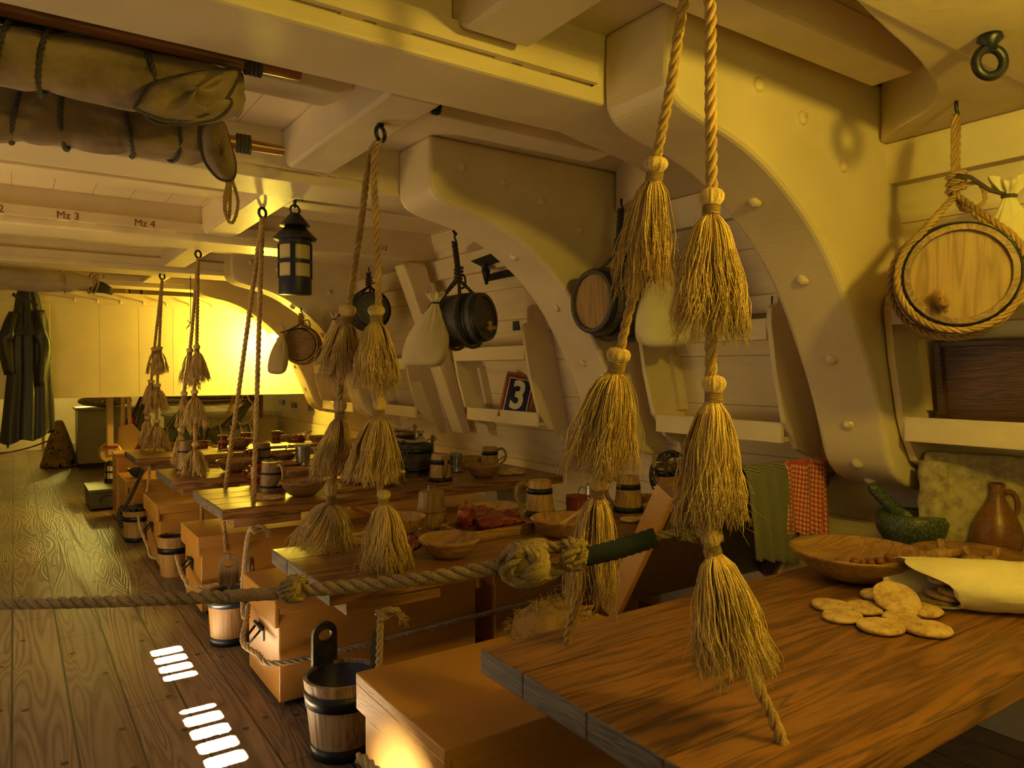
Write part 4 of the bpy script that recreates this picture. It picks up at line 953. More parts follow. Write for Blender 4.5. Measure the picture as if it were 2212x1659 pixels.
def tub(c, r, h, label, m='barrel_dark'):
    t = thing('tub', label, 'tub', c)
    MB().lathe([(0, 0), (r * .88, 0), (r, h), (r - .014, h), (r * .88 - .014, .02), (0, .02)], 48, rf=lambda a, z: 1 - .01 * (abs((a / (2 * pi) * 14) % 1 - .5) > .44)).build('staves', m, t)
    for z in (.2, .8): MB().lathe([(r * (.88 + .12 * z) - .003, z * h - .016), (r * (.88 + .12 * z) + .004, z * h - .016), (r * (.88 + .12 * z) + .006, z * h + .016), (r * (.88 + .12 * z), z * h + .016)], 40, cap0=False, cap1=False).build('hoop', 'hoop', t, smooth=True)
    for s in (-1, 1):
        a = radians(-34.3); ex = Vector((cos(a), sin(a), 0)) * s * r; m_ = Matrix.Translation(ex) @ Matrix.Rotation(a, 4, 'Z')
        MB().box(-.008, .008, -.022, .022, h * .6, h + .055, m_).build('ear', m, t, bevel=.002)
    ex = Vector((cos(a), sin(a), 0)) * r
    MB().rope([-ex + Vector((0, 0, h + .035)), -ex * .5 + Vector((0, 0, h + .02)), Vector((0, 0, h + .012)), ex * .5 + Vector((0, 0, h + .02)), ex + Vector((0, 0, h + .035)), ex * 1.13 + Vector((0, 0, h + .04)), ex * 1.18 + Vector((0, 0, h + .028)), ex * 1.08 + Vector((0, 0, h + .025))], .009, n=5).build('rope_handle', 'rope_pale', t, smooth=True)
    return t
tub(onz(893, 1024, TZ), .125, .20, 'dark tub with pale rope handle on the third table')
tub(onz(868, 986, TZ), .10, .20, 'smaller dark tub with iron band on the fourth table', 'tankard_dark')
t = tub(onz(1452, 1082, TZ), .095, .19, 'small tub draped with black netting at the hull end of the second table', 'tankard')
def netting(parent, shape, n, seed, R=.006, m='rope_dark', name='netting', per=7):
    r_ = random.Random(seed); mb = MB()
    for i in range(n):
        p = shape(r_.random(), r_.random()); q = [p]
        for k in range(per): 
            d = Vector((r_.gauss(0, 1), r_.gauss(0, 1), r_.gauss(0, 1))).normalized() * R * 5.5; p2 = shape(None, None, p + d); q.append(p2); p = p2
        mb.tube(catmull(q, 3), R, 5)
    return mb.build(name, m, parent, smooth=True)
def dome(rx, ry, z0, hz, side=1.0):
    def f(a, b, near=None):
        if near is not None:
            v = Vector((near.x / rx, near.y / ry, (near.z - z0) / hz)); v.normalize(); return Vector((v.x * rx, v.y * ry, z0 + v.z * hz))
        th = 2 * pi * a; ph = math.asin(2 * b - 1); return Vector((rx * cos(th) * cos(ph), ry * sin(th) * cos(ph), z0 + hz * sin(ph)))
    return f
netting(t, dome(.115, .115, .13, .13), 55, 3, .0055)
t_ = [o for o in COL.objects if o.name == 'tub'][0]
netting(t_, lambda a, b, near=None, f=dome(.05, .10, .12, .11): f(a, b, near - Vector((-.105, -.05, 0))) + Vector((-.105, -.05, 0)) if near is not None else f(a, b) + Vector((-.105, -.05, 0)), 30, 4, .005)
netting(pl, dome(.09, .09, .25, .05), 24, 5, .006)
f0 = dome(.035, .035, .20, .09); off = Vector((-.115, .03, 0))
netting(pl, lambda a, b, near=None: (f0(a, b, near - off) + off) if near is not None else f0(a, b) + off, 20, 6, .006)
MB().rope([Vector((.12, .35, .62)), Vector((.03, .18, .47)), Vector((-.06, .04, .33)), off + Vector((0, 0, .25))], .016, n=5).build('fall_rope', 'rope_dark', pl, smooth=True)
MB().tube(catmull([off + Vector((0, 0, .18)), off + Vector((-.02, -.03, .08)), off + Vector((.03, -.07, -.0)) + Vector((0, 0, .01)), Vector((.03, -.125, .02)), Vector((.04, -.12, .16))], 5), .0035, 5).build('slack_line', 'rope_dark', pl, smooth=True)

# ================================================================ TABLEWARE
TW = {}
def bowl_mesh(r, h, key, m='bowl', foot=.42, groove=False, thick=.007):
    if key in TW: return TW[key]
    pr = [(0, 0), (r * foot, 0), (r * (foot + .04), .004)]
    for i in range(1, 13):
        s = i / 12; pr.append((r * (foot + .04 + (1 - foot - .04) * (s ** .62)), .004 + (h - .004) * s))
    if groove:
        for k in range(3): pr.insert(-2 - 0, (r * (.955 + .012 * k), h * (.80 + .06 * k)))
        pr = sorted(pr, key=lambda p: (p[1], p[0]))
    pr += [(r - thick * .4, h + .003), (r - thick * 1.3, h)]
    for i in range(11, 0, -1):
        s = i / 12; pr.append((max(.001, r * (foot + (1 - foot) * (s ** .62)) - thick * 1.3), .010 + (h - .010) * s))
    pr.append((r * foot * .7, .010)); pr.append((0, .010))
    TW[key] = (MB().lathe(pr, 56), m); return TW[key]
def bowl(c, r, h, label, m='bowl', groove=False, spoon=None, foot=.42, group=None, thick=.007):
    mb, mm = bowl_mesh(r, h, (round(r, 3), h, m, groove), m, foot, groove, thick)
    o = mb.build('bowl', m, smooth=True); o.location = c; o.rotation_euler = (0, 0, RND.uniform(0, 6)); tag(o, label, 'bowl', group)
    return o
def spoon(c, d, label, L=.20, m='bowl_dark', tilt=.35):
    """wooden spoon resting in a bowl; d = heading of the handle"""
    t = thing('spoon', label, 'spoon', c, d); mt = Matrix.Rotation(-tilt, 4, 'Y')
    MB().lathe([(.002, -.007), (.012, -.004), (.021, .003), (.024, .009), (.019, .0085), (.010, .003), (.0005, .001)], 20, mt @ Matrix.Diagonal((1.35, 1, 1, 1))).build('spoon_bowl', m, t, smooth=True)
    MB().tube([mt @ Vector(p) for p in ((.026, 0, .006), (.06, 0, .010), (L * .6, 0, .014), (L, 0, .016))], [.006, .0045, .005, .0065], 8).build('handle', m, t, smooth=True)
    return t
def tankard(c, rb, rt, h, label, hd=0.0, m='tankard', hoops=(.10, .72), lid=False, hoopm='hoop', hw=.013, handle=True, group=None):
    t = thing('tankard', label, 'tankard', c, hd, group); rr = lambda z: rb + (rt - rb) * z / h
    fl = lambda a, z: 1 - .012 * (abs((a / (2 * pi) * 12) % 1 - .5) > .45)
    pr = [(0, .0), (rb, 0), (rt, h), (rt - .008, h + .001), (rt - .010, h - .01), (rb - .012, .015), (0, .015)]
    if lid: pr = [(0, 0), (rb, 0), (rt, h), (rt * .3, h + .006), (0, h + .006)]
    MB().lathe(pr, 48, rf=fl).build('staves', m, t)
    for z in hoops:
        z0, z1 = max(.002, z * h - hw), z * h + hw
        MB().lathe([(rr(z0) - .004, z0), (rr(z0) + .0025, z0), (rr(z1) + .0025, z1), (rr(z1) - .004, z1)], 40, cap0=False, cap1=False).build('hoop', hoopm, t, smooth=True)
    if lid: MB().tube([(-.012, 0, h), (-.012, 0, h + .022), (.012, 0, h + .022), (.012, 0, h)], .006, 8).build('lid_grip', m, t)
    if handle:
        q = [(rr(h * .86) - .004, 0, h * .86), (rt + .028, 0, h * .93), (rt + .05, 0, h * .84), (rt + .062, 0, h * .62), (rt + .052, 0, h * .42), (rt + .032, 0, h * .30), (rr(h * .2) - .002, 0, h * .20)]
        q = catmull(q, 4); mb = MB(); R = []
        for p, a, b, tt in frames(q): R.append([p + Vector((0, sy * .009, 0)) + (tt.cross(Vector((0, 1, 0)))).normalized() * sx * .008 for sx, sy in ((1, 1), (1, -1), (-1, -1), (-1, 1))])
        mb.rings(R).build('handle', 'tankard_dark', t, bevel=.002)
    return t
def mug(c, r, h, label, hd=0.0, m='redware', band=True, group=None):
    t = thing('mug', label, 'mug', c, hd, group)
    pr = [(0, 0), (r * .9, 0), (r * .96, .005), (r * .9, .012), (r * .93, h * .3), (r * 1.0, h * .6), (r * .98, h * .85), (r * 1.03, h * .97), (r * 1.0, h), (r * .9, h * .98), (r * .86, h * .6), (r * .8, .01), (0, .01)]
    MB().lathe(pr, 40).build('body', m, t, smooth=True)
    if band:
        q = [Vector(((r * 1.0) * cos(a), (r * 1.0) * sin(a), h * .55 + .012 * sin(a * 7))) for a in [2 * pi * i / 90 for i in range(90)]]
        MB().tube(q, .0022, 5, close=True).build('slip_wave', 'slip', t, smooth=True)
    else:
        for z in (.05, .28, .95): MB().tube([Vector((r * (.97 if z < .9 else 1.02) * cos(a), r * (.97 if z < .9 else 1.02) * sin(a), h * z)) for a in [2 * pi * i / 40 for i in range(40)]], .0025, 6, close=True).build('band', m, t, smooth=True)
    MB().tube(catmull([(r * .95, 0, h * .86), (r + .022, 0, h * .88), (r + .034, 0, h * .66), (r + .026, 0, h * .40), (r * .92, 0, h * .28)], 5), .0055, 8).build('handle', m, t, smooth=True)
    return t
# ship's biscuits: a few sculpted discs, copied
def biscuit_mesh(seed, r=.052, h=.017):
    R_ = random.Random(seed); ex = R_.uniform(.9, 1.1)
    pr = [(0, 0), (r * .6, 0), (r * .90, .0015), (r * .99, h * .35), (r, h * .55), (r * .95, h * .85), (r * .84, h), (r * .7, h * .98), (r * .5, h * 1.02), (r * .3, h * 1.04), (r * .12, h * .98), (0, h)]
    mb = MB().lathe(pr, 44); out = []
    dents = [(R_.uniform(-.6, .6) * r, R_.uniform(-.6, .6) * r) for _ in range(4)]
    for v in mb.v:
        a = math.atan2(v[1], v[0]); k = 1 + .05 * nz((cos(a) * 1.5, sin(a) * 1.5, seed * 3.1)) + .02 * nz((cos(a) * 5, sin(a) * 5, seed * 1.7 + v[2] * 60))
        z = v[2] + (.0022 * nz((v[0] * 60, v[1] * 60, seed)) if v[2] > .004 else 0)
        if v[2] > h * .9:
            for dx, dy in dents: z -= .005 * math.exp(-((v[0] - dx) ** 2 + (v[1] - dy) ** 2) / (.006 ** 2))
        out.append((v[0] * k * ex, v[1] * k / ex, z))
    mb.v = out; return mb
BM = []
for s in range(5):
    me_o = biscuit_mesh(s).build('biscuit', 'biscuit', smooth=True); BM.append(me_o)
BUSED = set()
def biscuit(c, label, k=0, rz=0, tilt=(0, 0), sc=1.0, group=None):
    src = BM[k % 5]
    if k % 5 in BUSED: o = src.copy(); COL.objects.link(o)
    else: o = src; BUSED.add(k % 5)
    o.location = c; o.rotation_euler = (tilt[0], tilt[1], rz); o.scale = (sc, sc, sc)
    for kk in ('label', 'category', 'group'):
        if kk in o: del o[kk]
    return tag(o, label, 'biscuit', group)
def T(u, v, z=TZ): return onz(u, v, z)
# ---- nearest table
cb = T(1848, 1250); 
pr = [(0, 0), (.07, 0), (.078, .004)] + [(.078 + .130 * (i / 12) ** .62, .004 + .092 * i / 12) for i in range(1, 13)] + [(.204, .1), (.196, .097)] + [(.09 + .105 * (i / 10) ** .8, .044 + .052 * (i / 10) ** 1.7) for i in range(9, -1, -1)] + [(.04, .041), (0, .040)]
o = MB().lathe(pr, 72).build('bowl', 'bowl', smooth=True); o.location = cb; tag(o, 'large turned wooden bowl of brown balls on the nearest table', 'bowl')
BL = ['leftmost brown ball in the large bowl', 'small brown ball next to the leftmost in the large bowl', 'tiny brown ball left of the big one in the large bowl', 'biggest brown ball, left of centre in the large bowl', 'brown ball just right of the biggest one in the large bowl', 'brown ball low in the middle row of the large bowl', 'brown ball right of the middle in the large bowl', 'brown ball behind the middle right ones in the large bowl', 'large brown ball second from the right in the bowl', 'rightmost brown ball near the sack in the large bowl', 'brown ball at the back of the middle in the large bowl']
R_ = random.Random(3)
balls = [(-.115, .03, 5), (-.075, .02, 6), (-.045, .0, 4), (-.005, .0, 9), (.03, .0, 6), (.065, -.01, 7), (.10, .01, 8), (.085, .045, 6), (.135, .02, 9), (.165, .0, 5), (.05, .04, 6)]
for i, (a, b_, r) in enumerate(balls):
    rr = .0045 + r * .0011; p = cb + Rt * (a * .8 - .0) + vd(1848) * b_ * .7
    dist = math.hypot(p.x - cb.x, p.y - cb.y); z = .041 + max(0, (dist - .085)) * .38 + rr
    o = MB().lathe([(rr * sin(pi * k / 12), -rr * cos(pi * k / 12)) for k in range(13)], 20).build('ball', 'marble', smooth=True)
    o.location = (p.x, p.y, cb.z + z); tag(o, BL[i], 'ball', 'brown balls in the large bowl')
cp = P(2096, 1222, 2.46); cp.z = TZ
pb_ = MB().lathe([(0, 0), (.12, 0), (.150, .018), (.182, .050), (.188, .060), (.184, .064), (.174, .061), (.14, .036), (.11, .026), (0, .025)], 64).build('platter', 'bowl_dark', smooth=True)
pb_.location = cp; tag(pb_, 'shallow wooden platter holding wooden taps at the far right', 'platter')
def spile(c, rz, tilt, L, label):
    t = thing('wooden_tap', label, 'tap', c, rz); m = Matrix.Rotation(pi / 2 + tilt, 4, 'Y')
    MB().lathe([(.004, -L / 2), (.012, -L / 2), (.013, -L / 4), (.020, -L / 8), (.021, L / 8), (.017, L / 4), (.016, L / 2), (.006, L / 2), (.005, L / 2 - .01), (0, L / 2 - .01)], 18, m).build('barrel', 'tankard', t, smooth=True)
    MB().lathe([(.006, .0), (.007, .022), (.011, .028), (.012, .045), (.009, .052), (0, .053)], 14, Matrix.Rotation(.5, 4, 'X')).build('key', 'tankard', t, smooth=True)
spile(cp + Rt * -.10 + Vector((0, 0, .062)), radians(120), .25, .11, 'wooden tap lying at the left of the platter')
spile(cp + Rt * -.03 + Vector((-.01, -.03, .052)), radians(-110), 0, .08, 'short wooden tap with dark bore in the middle of the platter')
spile(cp + Rt * .03 + Vector((-.03, -.05, .050)), radians(70), 0, .05, 'stubby wooden tap at the front of the platter')
cm = Vector((2.83, 1.41, TZ)); cm = T(1996, 1172) ; cm = Vector((min(cm.x, 2.87), cm.y, TZ))
t = thing('mortar', 'green granite mortar at the hull side of the nearest table', 'mortar', cm)
MB().lathe([(0, 0), (.07, 0), (.10, .02), (.125, .06), (.133, .10), (.125, .125), (.117, .13), (.092, .13), (.088, .124), (.075, .07), (.04, .04), (0, .035)], 56).build('bowl', 'granite', t, smooth=True)
MB().lathe([(.087, .121), (.075, .07), (.04, .042), (0, .037)], 40, cap0=False).build('inner_well', 'granite_rough', t, smooth=True)
tp = thing('pestle', 'green granite pestle leaning in the mortar', 'pestle', cm + Vector((.02, 0, .06)))
a0 = Vector((.0, 0, 0)); a1 = -Rt * .165 + Vector((0, 0, .165)); dr = (a1 - a0).normalized()
mq = dr.to_track_quat('Z', 'Y').to_matrix().to_4x4()
MB().lathe([(.012, 0), (.026, .006), (.031, .02), (.031, .06), (.029, .085)], 24, mq, cap1=False).build('grinding_end', 'granite_rough', tp, smooth=True)
MB().lathe([(.029, .085), (.026, .14), (.022, .225), (.019, .24), (.010, .248), (0, .249)], 24, mq, cap0=False).build('grip', 'granite', tp, smooth=True)
cj = P(2152, 1196, 2.63); cj.z = TZ
t = thing('jug', 'speckled brown stoneware jug with small loop handle at the right edge', 'jug', cj, YAW * -1)
MB().lathe([(0, 0), (.058, 0), (.062, .006), (.078, .05), (.082, .085), (.076, .125), (.058, .165), (.036, .20), (.024, .225), (.021, .245), (.024, .262), (.025, .272), (.020, .276), (.016, .27), (.016, .24), (0, .23)], 48).build('body', 'stoneware', t, smooth=True)
MB().tube(catmull([(.020, -.006, .243), (.046, -.012, .243), (.062, -.016, .215), (.064, -.016, .18), (.057, -.008, .155)], 5), .0085, 10).build('handle', 'stoneware', t, smooth=True)
cj2 = P(2252, 1170, 2.62); cj2.z = TZ
t = thing('bottle', 'brown bottle with knotted rope collar cut by the right edge', 'bottle', cj2)
MB().lathe([(0, 0), (.07, 0), (.075, .03), (.074, .12), (.05, .19), (.028, .22), (.026, .25), (.030, .255), (.030, .268), (0, .27)], 32).build('body', 'stoneware', t, smooth=True)
MB().tube([Vector((.035 * cos(a), .035 * sin(a), .205 + .006 * sin(3 * a))) for a in [2 * pi * i / 24 for i in range(24)]], .013, 8, close=True).build('rope_collar', 'rope', t, smooth=True)
# parchment covered block standing on the table end
pc = P(2102, 1180, 2.71); pc.z = TZ; 
t = thing('hide_bundle', 'mottled parchment covered slab standing against the hull at right', 'bundle', pc, -YAW - radians(34))
Wb, Hb, Db = .33, .375, .05; n = 60; R = []
for i in range(31):
    z = i / 30; w = Wb / 2 * (1 + .02 * sin(z * 5)) * (1 if z < .93 else (1 - .12 * ((z - .93) / .07) ** 2)); d = Db / 2 * (1 if z < .9 else 1 - .5 * ((z - .9) / .1)); q = []
    for j in range(n):
        a = 2 * pi * j / n; c_, s_ = cos(a), sin(a); p = 7; k = (abs(c_) ** p + abs(s_) ** p) ** (-1 / p)
        q.append(Vector((c_ * k * w + .004 * nz((z * 4, s_ * 2, 3)), s_ * k * d + .006 * nz((c_ * 4, z * 6, 1)), z * Hb - (.0 if i < 30 else .004))))
    R.append(q)
MB().rings(R).build('slab', 'parch', t, smooth=True)
R = []
for i in range(25):
    z = .10 + .24 * i / 24; w0, w1 = -Wb / 2 - .012, -Wb / 2 + .085; q = []
    for j in range(9): s = j / 8; q.append(Vector((w0 + (w1 - w0) * s + .004 * sin(z * 60), -Db / 2 - .010 - .012 * sin(pi * s) - .006 * sin(s * 9 + z * 20), z)))
    for j in range(8, -1, -1): s = j / 8; q.append(Vector((w0 + (w1 - w0) * s + .004 * sin(z * 60), -Db / 2 + .004, z)))
    R.append(q)
MB().rings(R).build('folded_flap', 'parch', t, smooth=True)
# canvas sack lying open, biscuits spilling out
ms = T(1965, 1345); me = T(2330, 1345)
def sack():
    c0 = T(1978, 1305); c1 = T(2330, 1330); t = thing('canvas_sack', 'bright canvas sack lying open on the nearest table, spilling biscuits', 'sack', c0)
    ax = (c1 - c0); L = ax.length; ax.normalize(); sd = Vector((-ax.y, ax.x, 0)); K = 44; n = 64; Ro, Ri = [], []
    for i in range(K + 1):
        s = i / K; hgt = (.134 + .004 * sin(s * 3.1)) * (1 if s < .8 else 1 - (s - .8) * 1.5); wd = .092 + .02 * s; qo, qi = [], []
        for j in range(n):
            a = 2 * pi * j / n; flare = max(0, 1 - s * 9); f = 1 + .05 * nz((cos(a) * 1.8, sin(a) * 1.8, s * 6)) + .02 * nz((cos(a) * 6, sin(a) * 6, s * 18)) + flare * (.05 * sin(a * 3 + 1) + .04 * sin(a * 7))
            ca, sa_ = cos(a), sin(a); y = ca * wd * f; z = hgt / 2 + sa_ * hgt / 2 * f; z = max(.002, z + (.0))
            lip = (.032 * sin(a * 2 + .4) + .014 * sin(a * 5) - .03 * sa_ - .060 * ca) * max(0, 1 - s * 4.5)
            x = s * L + lip
            qo.append(ax * x + sd * y + Vector((0, 0, z)))
            qi.append(ax * x + sd * y * .965 + Vector((0, 0, hgt / 2 + (z - hgt / 2) * .95 + .002)))
        Ro.append(qo); Ri.append(qi)
    MB().rings(list(reversed(Ri)) + Ro, True, True).build('canvas', 'canvas', t, smooth=True)
    return t, ax, sd, c0
tsk, sax, ssd, sc0 = sack()
near = [(1796, 1316, 'biscuit at the left tip of the spilled group on the nearest table', 0, 0, 0, 1.0), (1820, 1339, 'darker biscuit overlapping the leftmost one, nearest table', 1, 0, 0, 1.0), (1868, 1320, 'biscuit lying between the leftmost pair and the leaning one', 2, 0, 0, 1.0),
        (1900, 1293, 'back biscuit closest to the large turned bowl', 3, 0, 0, 1.05), (1948, 1345, 'flat biscuit under the large leaning one', 2, 0, 0, 1.0), (1990, 1325, 'biscuit resting in the mouth of the canvas sack', 3, .0, .0, 1.05),
        (1903, 1362, 'front left biscuit with scorched edge, before the leaning one', 4, 0, 0, 1.12), (2003, 1367, 'front right biscuit in front of the sack mouth', 0, 0, 0, 1.1)]
for u, v, lb, k, tx, ty_, sc_ in near: biscuit(T(u, v) + Vector((0, 0, .0015)), lb, k, RND.uniform(0, 6), (tx, ty_), sc_)
bb = biscuit(T(1935, 1322) + Vector((0, 0, .030)), 'large pale biscuit leaning on top of the spilled group', 1, 0, (0, 0), 1.25); bb.rotation_euler = (radians(24), radians(-6), -YAW)
for i, (a, b_, z) in enumerate(((.06, .02, .004), (.075, .01, .022), (.10, -.02, .040), (.09, .035, .058))):
    biscuit(sc0 + sax * a + ssd * b_ + Vector((0, 0, z)), ['lowest biscuit inside the canvas sack', 'second biscuit up inside the canvas sack', 'third biscuit up inside the canvas sack', 'topmost biscuit inside the canvas sack'][i], i + 1, i, (.06, .0), .95)
# ---- second table
bowl(T(971, 1203), .113, .072, 'pale grooved bowl with a dark spoon, front centre of the second table', groove=True)
spoon(T(962, 1203) + Vector((0, 0, .032)), radians(20), 'dark spoon in the pale grooved bowl', .11, 'bowl_dark', .25)
bowl(T(866, 1152), .108, .072, 'pale bowl behind the right tassel of the second pair', 'bowl')
bowl(T(1066, 1125), .118, .070, 'wide pale bowl behind the meat tray on the second table', 'bowl')
spoon(T(1050, 1125) + Vector((.0, 0, .050)), radians(160), 'thin wooden spoon across the wide bowl behind the meat', .14, 'bowl', .1)
bowl(T(1216, 1158), .135, .076, 'broad pale bowl holding a carved wooden fork, second table', 'bowl')
t = thing('wooden_fork', 'carved wooden fork resting in the broad pale bowl', 'fork', T(1200, 1158) + Vector((0, 0, .028)), radians(-5)); mt = Matrix.Rotation(-.45, 4, 'Y')
MB().tube([mt @ Vector(p) for p in ((.03, 0, 0), (.08, 0, .006), (.14, 0, .004))], [.012, .006, .008], 8).build('handle', 'wax', t, smooth=True)
b = MB()
for k in range(-2, 3): b.tube([mt @ Vector(p) for p in ((.035, k * .004, 0), (.0, k * .007, .002), (-.035, k * .008, 0))], [.004, .0035, .002], 6)
b.build('tines', 'wax', t, smooth=True)
tankard(T(932, 1138), .068, .054, .155, 'old lidded tankard with wicker-like hoops, left of the meat tray', 0, 'tankard_dark', (.5, .10), True, 'tankard_dark', .008, False)
tankard(T(1166, 1113), .072, .052, .165, 'large pale tankard with two blue-black bands, handle to the left', radians(180) - YAW, 'tankard')
tankard(T(1357, 1106), .070, .050, .175, 'tankard half hidden by the big near left tassel', radians(160), 'tankard')
mug(T(1246, 1112), .052, .092, 'glossy red glazed pot between the tankards of the second table', 0, 'redware', False)
mug(T(1283, 1098), .045, .12, 'dark metal mug whose handle shows left of the near tassel', radians(180) - YAW, 'pewter', False)
mug(T(873, 1204), .034, .075, 'small red mug peeping out behind the right second tassel', 0, 'redware')
bowl(T(1398, 1092), .055, .05, 'small dark bowl beside the netted tub', 'bowl_dark')
bowl(T(1420, 1112), .07, .045, 'small bowl behind the slanted orange board', 'bowl')
biscuit(T(1360, 1126), 'biscuit in front of the tankard behind the near tassel', 2, 1, sc=.9); biscuit(T(1396, 1124), 'biscuit beside the slanted orange board', 3, 2, sc=.9)
biscuit(T(765, 1173), 'biscuit between the two lowest second tassels', 1, 1, sc=.95); biscuit(T(783, 1164) + Vector((0, 0, .012)), 'biscuit leaning on the one between the second tassels', 0, 2, (0, .25), .95)
# meat tray
tc = T(1052, 1150); t = thing('meat_tray', 'rectangular wooden tray with low rims holding cured meat', 'tray', tc, radians(3))
MB().box(-.17, .17, -.11, .11, 0, .012).build('base', 'bowl_dark', t)
for a in ((-.17, .17, -.11, -.098), (-.17, .17, .098, .11), (-.17, -.158, -.11, .11), (.158, .17, -.11, .11)): MB().box(*a, .01, .038).build('rim', 'bowl', t, bevel=.002)
def meat(c, sx, sy, sz, rz, label, seed, tilt=0):
    n = 26; R = []
    for i in range(17):
        ph = pi * i / 16; q = []
        for j in range(n):
            a = 2 * pi * j / n; v = Vector((sin(ph) * cos(a), sin(ph) * sin(a), -cos(ph))); k = 1 + .35 * nz(v * 1.7 + Vector((seed, 0, 0))) + .12 * nz(v * 5 + Vector((0, seed, 0)))
            q.append(Vector((v.x * sx * k, v.y * sy * k, v.z * sz * k)))
        R.append(q)
    o = MB().rings(R).build('meat', 'meat', smooth=True); o.location = c; o.rotation_euler = (0, tilt, rz); tag(o, label, 'meat'); return o
meat(tc + Vector((.02, -.02, .047)), .085, .045, .034, -.3, 'large slab of cured pork with pale fat, front of the tray', 1)
meat(tc + Vector((-.085, .03, .075)), .05, .028, .055, .6, 'curled dark red piece of meat at the tray left end', 2, .5)
meat(tc + Vector((.115, .0, .05)), .045, .05, .03, .4, 'red meat piece at the right end of the tray', 3)
meat(tc + Vector((.01, .05, .06)), .06, .03, .04, .1, 'red meat piece behind the large slab', 4)
# ---- third table
tankard(T(951, 1040), .072, .052, .17, 'tankard with handle towards the camera, middle of the third table', radians(-100), 'tankard')
mug(T(985, 1019), .044, .125, 'pewter mug beside the tankard facing the camera', radians(200), 'pewter', False)
bowl(T(1019, 1010), .085, .075, 'flat sided wooden bowl behind the spoon bowl on the third table', 'bowl', foot=.75)
tankard(T(1058, 1014), .066, .050, .155, 'tankard with big curved handle at the hull end of the third table', -YAW, 'tankard', (.74,))
bowl(T(1043, 1031), .112, .080, 'dark bowl with a spoon before the curved handle tankard', 'bowl_dark')
spoon(T(1050, 1031) + Vector((0, 0, .045)), radians(-8), 'spoon standing in the dark bowl of the third table', .16, 'bowl_dark', .45)
biscuit(T(1093, 1025), 'darker biscuit at the hull end of the third table', 0, sc=1.1); biscuit(T(1114, 1024) + Vector((0, 0, .008)), 'paler biscuit leaning at the hull end of the third table', 1, 2, (0, -.15), 1.25)
tankard(T(588, 1060), .070, .056, .165, 'squat dark tankard bound with withies between the plain ropes and bowls', radians(-75), 'tankard_dark', (.18, .62), False, 'hoop', .006)
mug(T(556, 1045), .048, .11, 'red mug hidden behind the right plain rope', radians(180), 'redware')
bowl(T(655, 1070), .125, .080, 'stained wide bowl in front on the third table', 'bowl_dark'); bowl(T(634, 1038), .105, .072, 'plain bowl behind the withy-bound tankard', 'bowl')
biscuit(T(567, 1077), 'left ship biscuit by the foot of the right plain rope', 3, .5, (.2, 0), .95); biscuit(T(592, 1078), 'right ship biscuit by the foot of the right plain rope', 4, 1.5, (0, 0), 1.0)
bowl(T(828, 1047), .135, .075, 'wide bowl behind the second right tassel', 'bowl')
t = thing('bread_board', 'wooden board with sliced red meat behind the second pair of tassels', 'board', T(765, 1056), .1)
MB().box(-.13, .13, -.07, .07, 0, .018).build('board', 'bowl', t, bevel=.004)
for k in range(4): meat(T(742 + k * 14, 1053) + Vector((0, 0, .042)), .03, .045, .022, .3 * k, ['leftmost', 'second', 'third', 'rightmost'][k] + ' red meat slice on the board behind the tassels', 10 + k)
# ---- fourth table
tankard(T(403, 1022), .060, .050, .215, 'tall slim tankard behind the fourth table tassels', radians(90), 'tankard_dark', (.12, .68), False, 'hoop', .006, False)
bowl(T(508, 1018), .125, .075, 'pale bowl between the left plain rope and the right one, fourth table', 'bowl'); bowl(T(468, 1001), .115, .055, 'darker bowl behind the pale one on the fourth table', 'bowl_dark')
tankard(T(568, 1000), .062, .050, .15, 'dark tankard behind the right plain rope', radians(100), 'tankard_dark', (.3, .7), False, 'hoop', .006)
mug(T(545, 1004), .042, .11, 'red mug beside the dark tankard on the fourth table', radians(200), 'redware')
bowl(T(611, 996), .105, .055, 'blackened bowl with a ladle on the fourth table', 'bowl_dark'); spoon(T(611, 996) + Vector((0, 0, .045)), radians(50), 'ladle in the blackened bowl', .14, 'bowl', .4)
mug(T(654, 1006), .052, .145, 'tall pewter mug, the highest vessel on the fourth table', -YAW, 'pewter', False)
bowl(T(622, 1008), .11, .03, 'shallow wooden dish beside the tall pewter mug', 'bowl')
b9 = bag(T(908, 985) + Vector((0, 0, .17)), .17, .17, .15, 'plump white cloth bag behind the dark tub', 0, (0, 0), 'sail_white', 31, ruff=.3); del b9['neck']
# ---- farthest table
mug(T(481, 969), .040, .115, 'red slipware mug, leftmost of the three tall ones on the farthest table', 0); mug(T(530, 958), .042, .10, 'red slipware mug, middle of the three tall ones on the farthest table', 0); mug(T(597, 955), .043, .105, 'red slipware mug, rightmost of the three tall ones on the farthest table', 0)
bowl(T(518, 968), .108, .08, 'deep bowl below the middle slipware mug', 'bowl_dark'); bowl(T(634, 956), .108, .07, 'bowl with a spoon right of the rightmost slipware mug', 'bowl'); bowl(T(690, 957), .105, .065, 'pale bowl near the hull on the farthest table', 'bowl')
spoon(T(634, 956) + Vector((0, 0, .055)), radians(-20), 'wooden spoon over the bowl of the farthest table', .17, 'tankard', .2)
t = thing('bread_tray', 'low tray with a dark loaf on the farthest table', 'tray', T(632, 964), -.02); MB().prism([(-.26, -.09), (.22, -.09), (.28, -.02), (.28, .08), (-.26, .08)], 'z', 0, .022).build('board', 'bowl', t, bevel=.006)
meat(T(645, 960) + Vector((0, 0, .05)), .055, .045, .042, 0, 'dark round loaf or joint on the farthest tray', 20)
for i, (u, v) in enumerate(((575, 958), (584, 955), (465, 965), (486, 973))): biscuit(T(u, v) + Vector((0, 0, .001)), ['small biscuit left of the rightmost slipware mug', 'second small biscuit touching the rightmost slipware mug', 'small biscuit left of the leftmost slipware mug', 'small biscuit before the leftmost slipware mug'][i], i, i, (0, .1 * (i % 2)), .8)
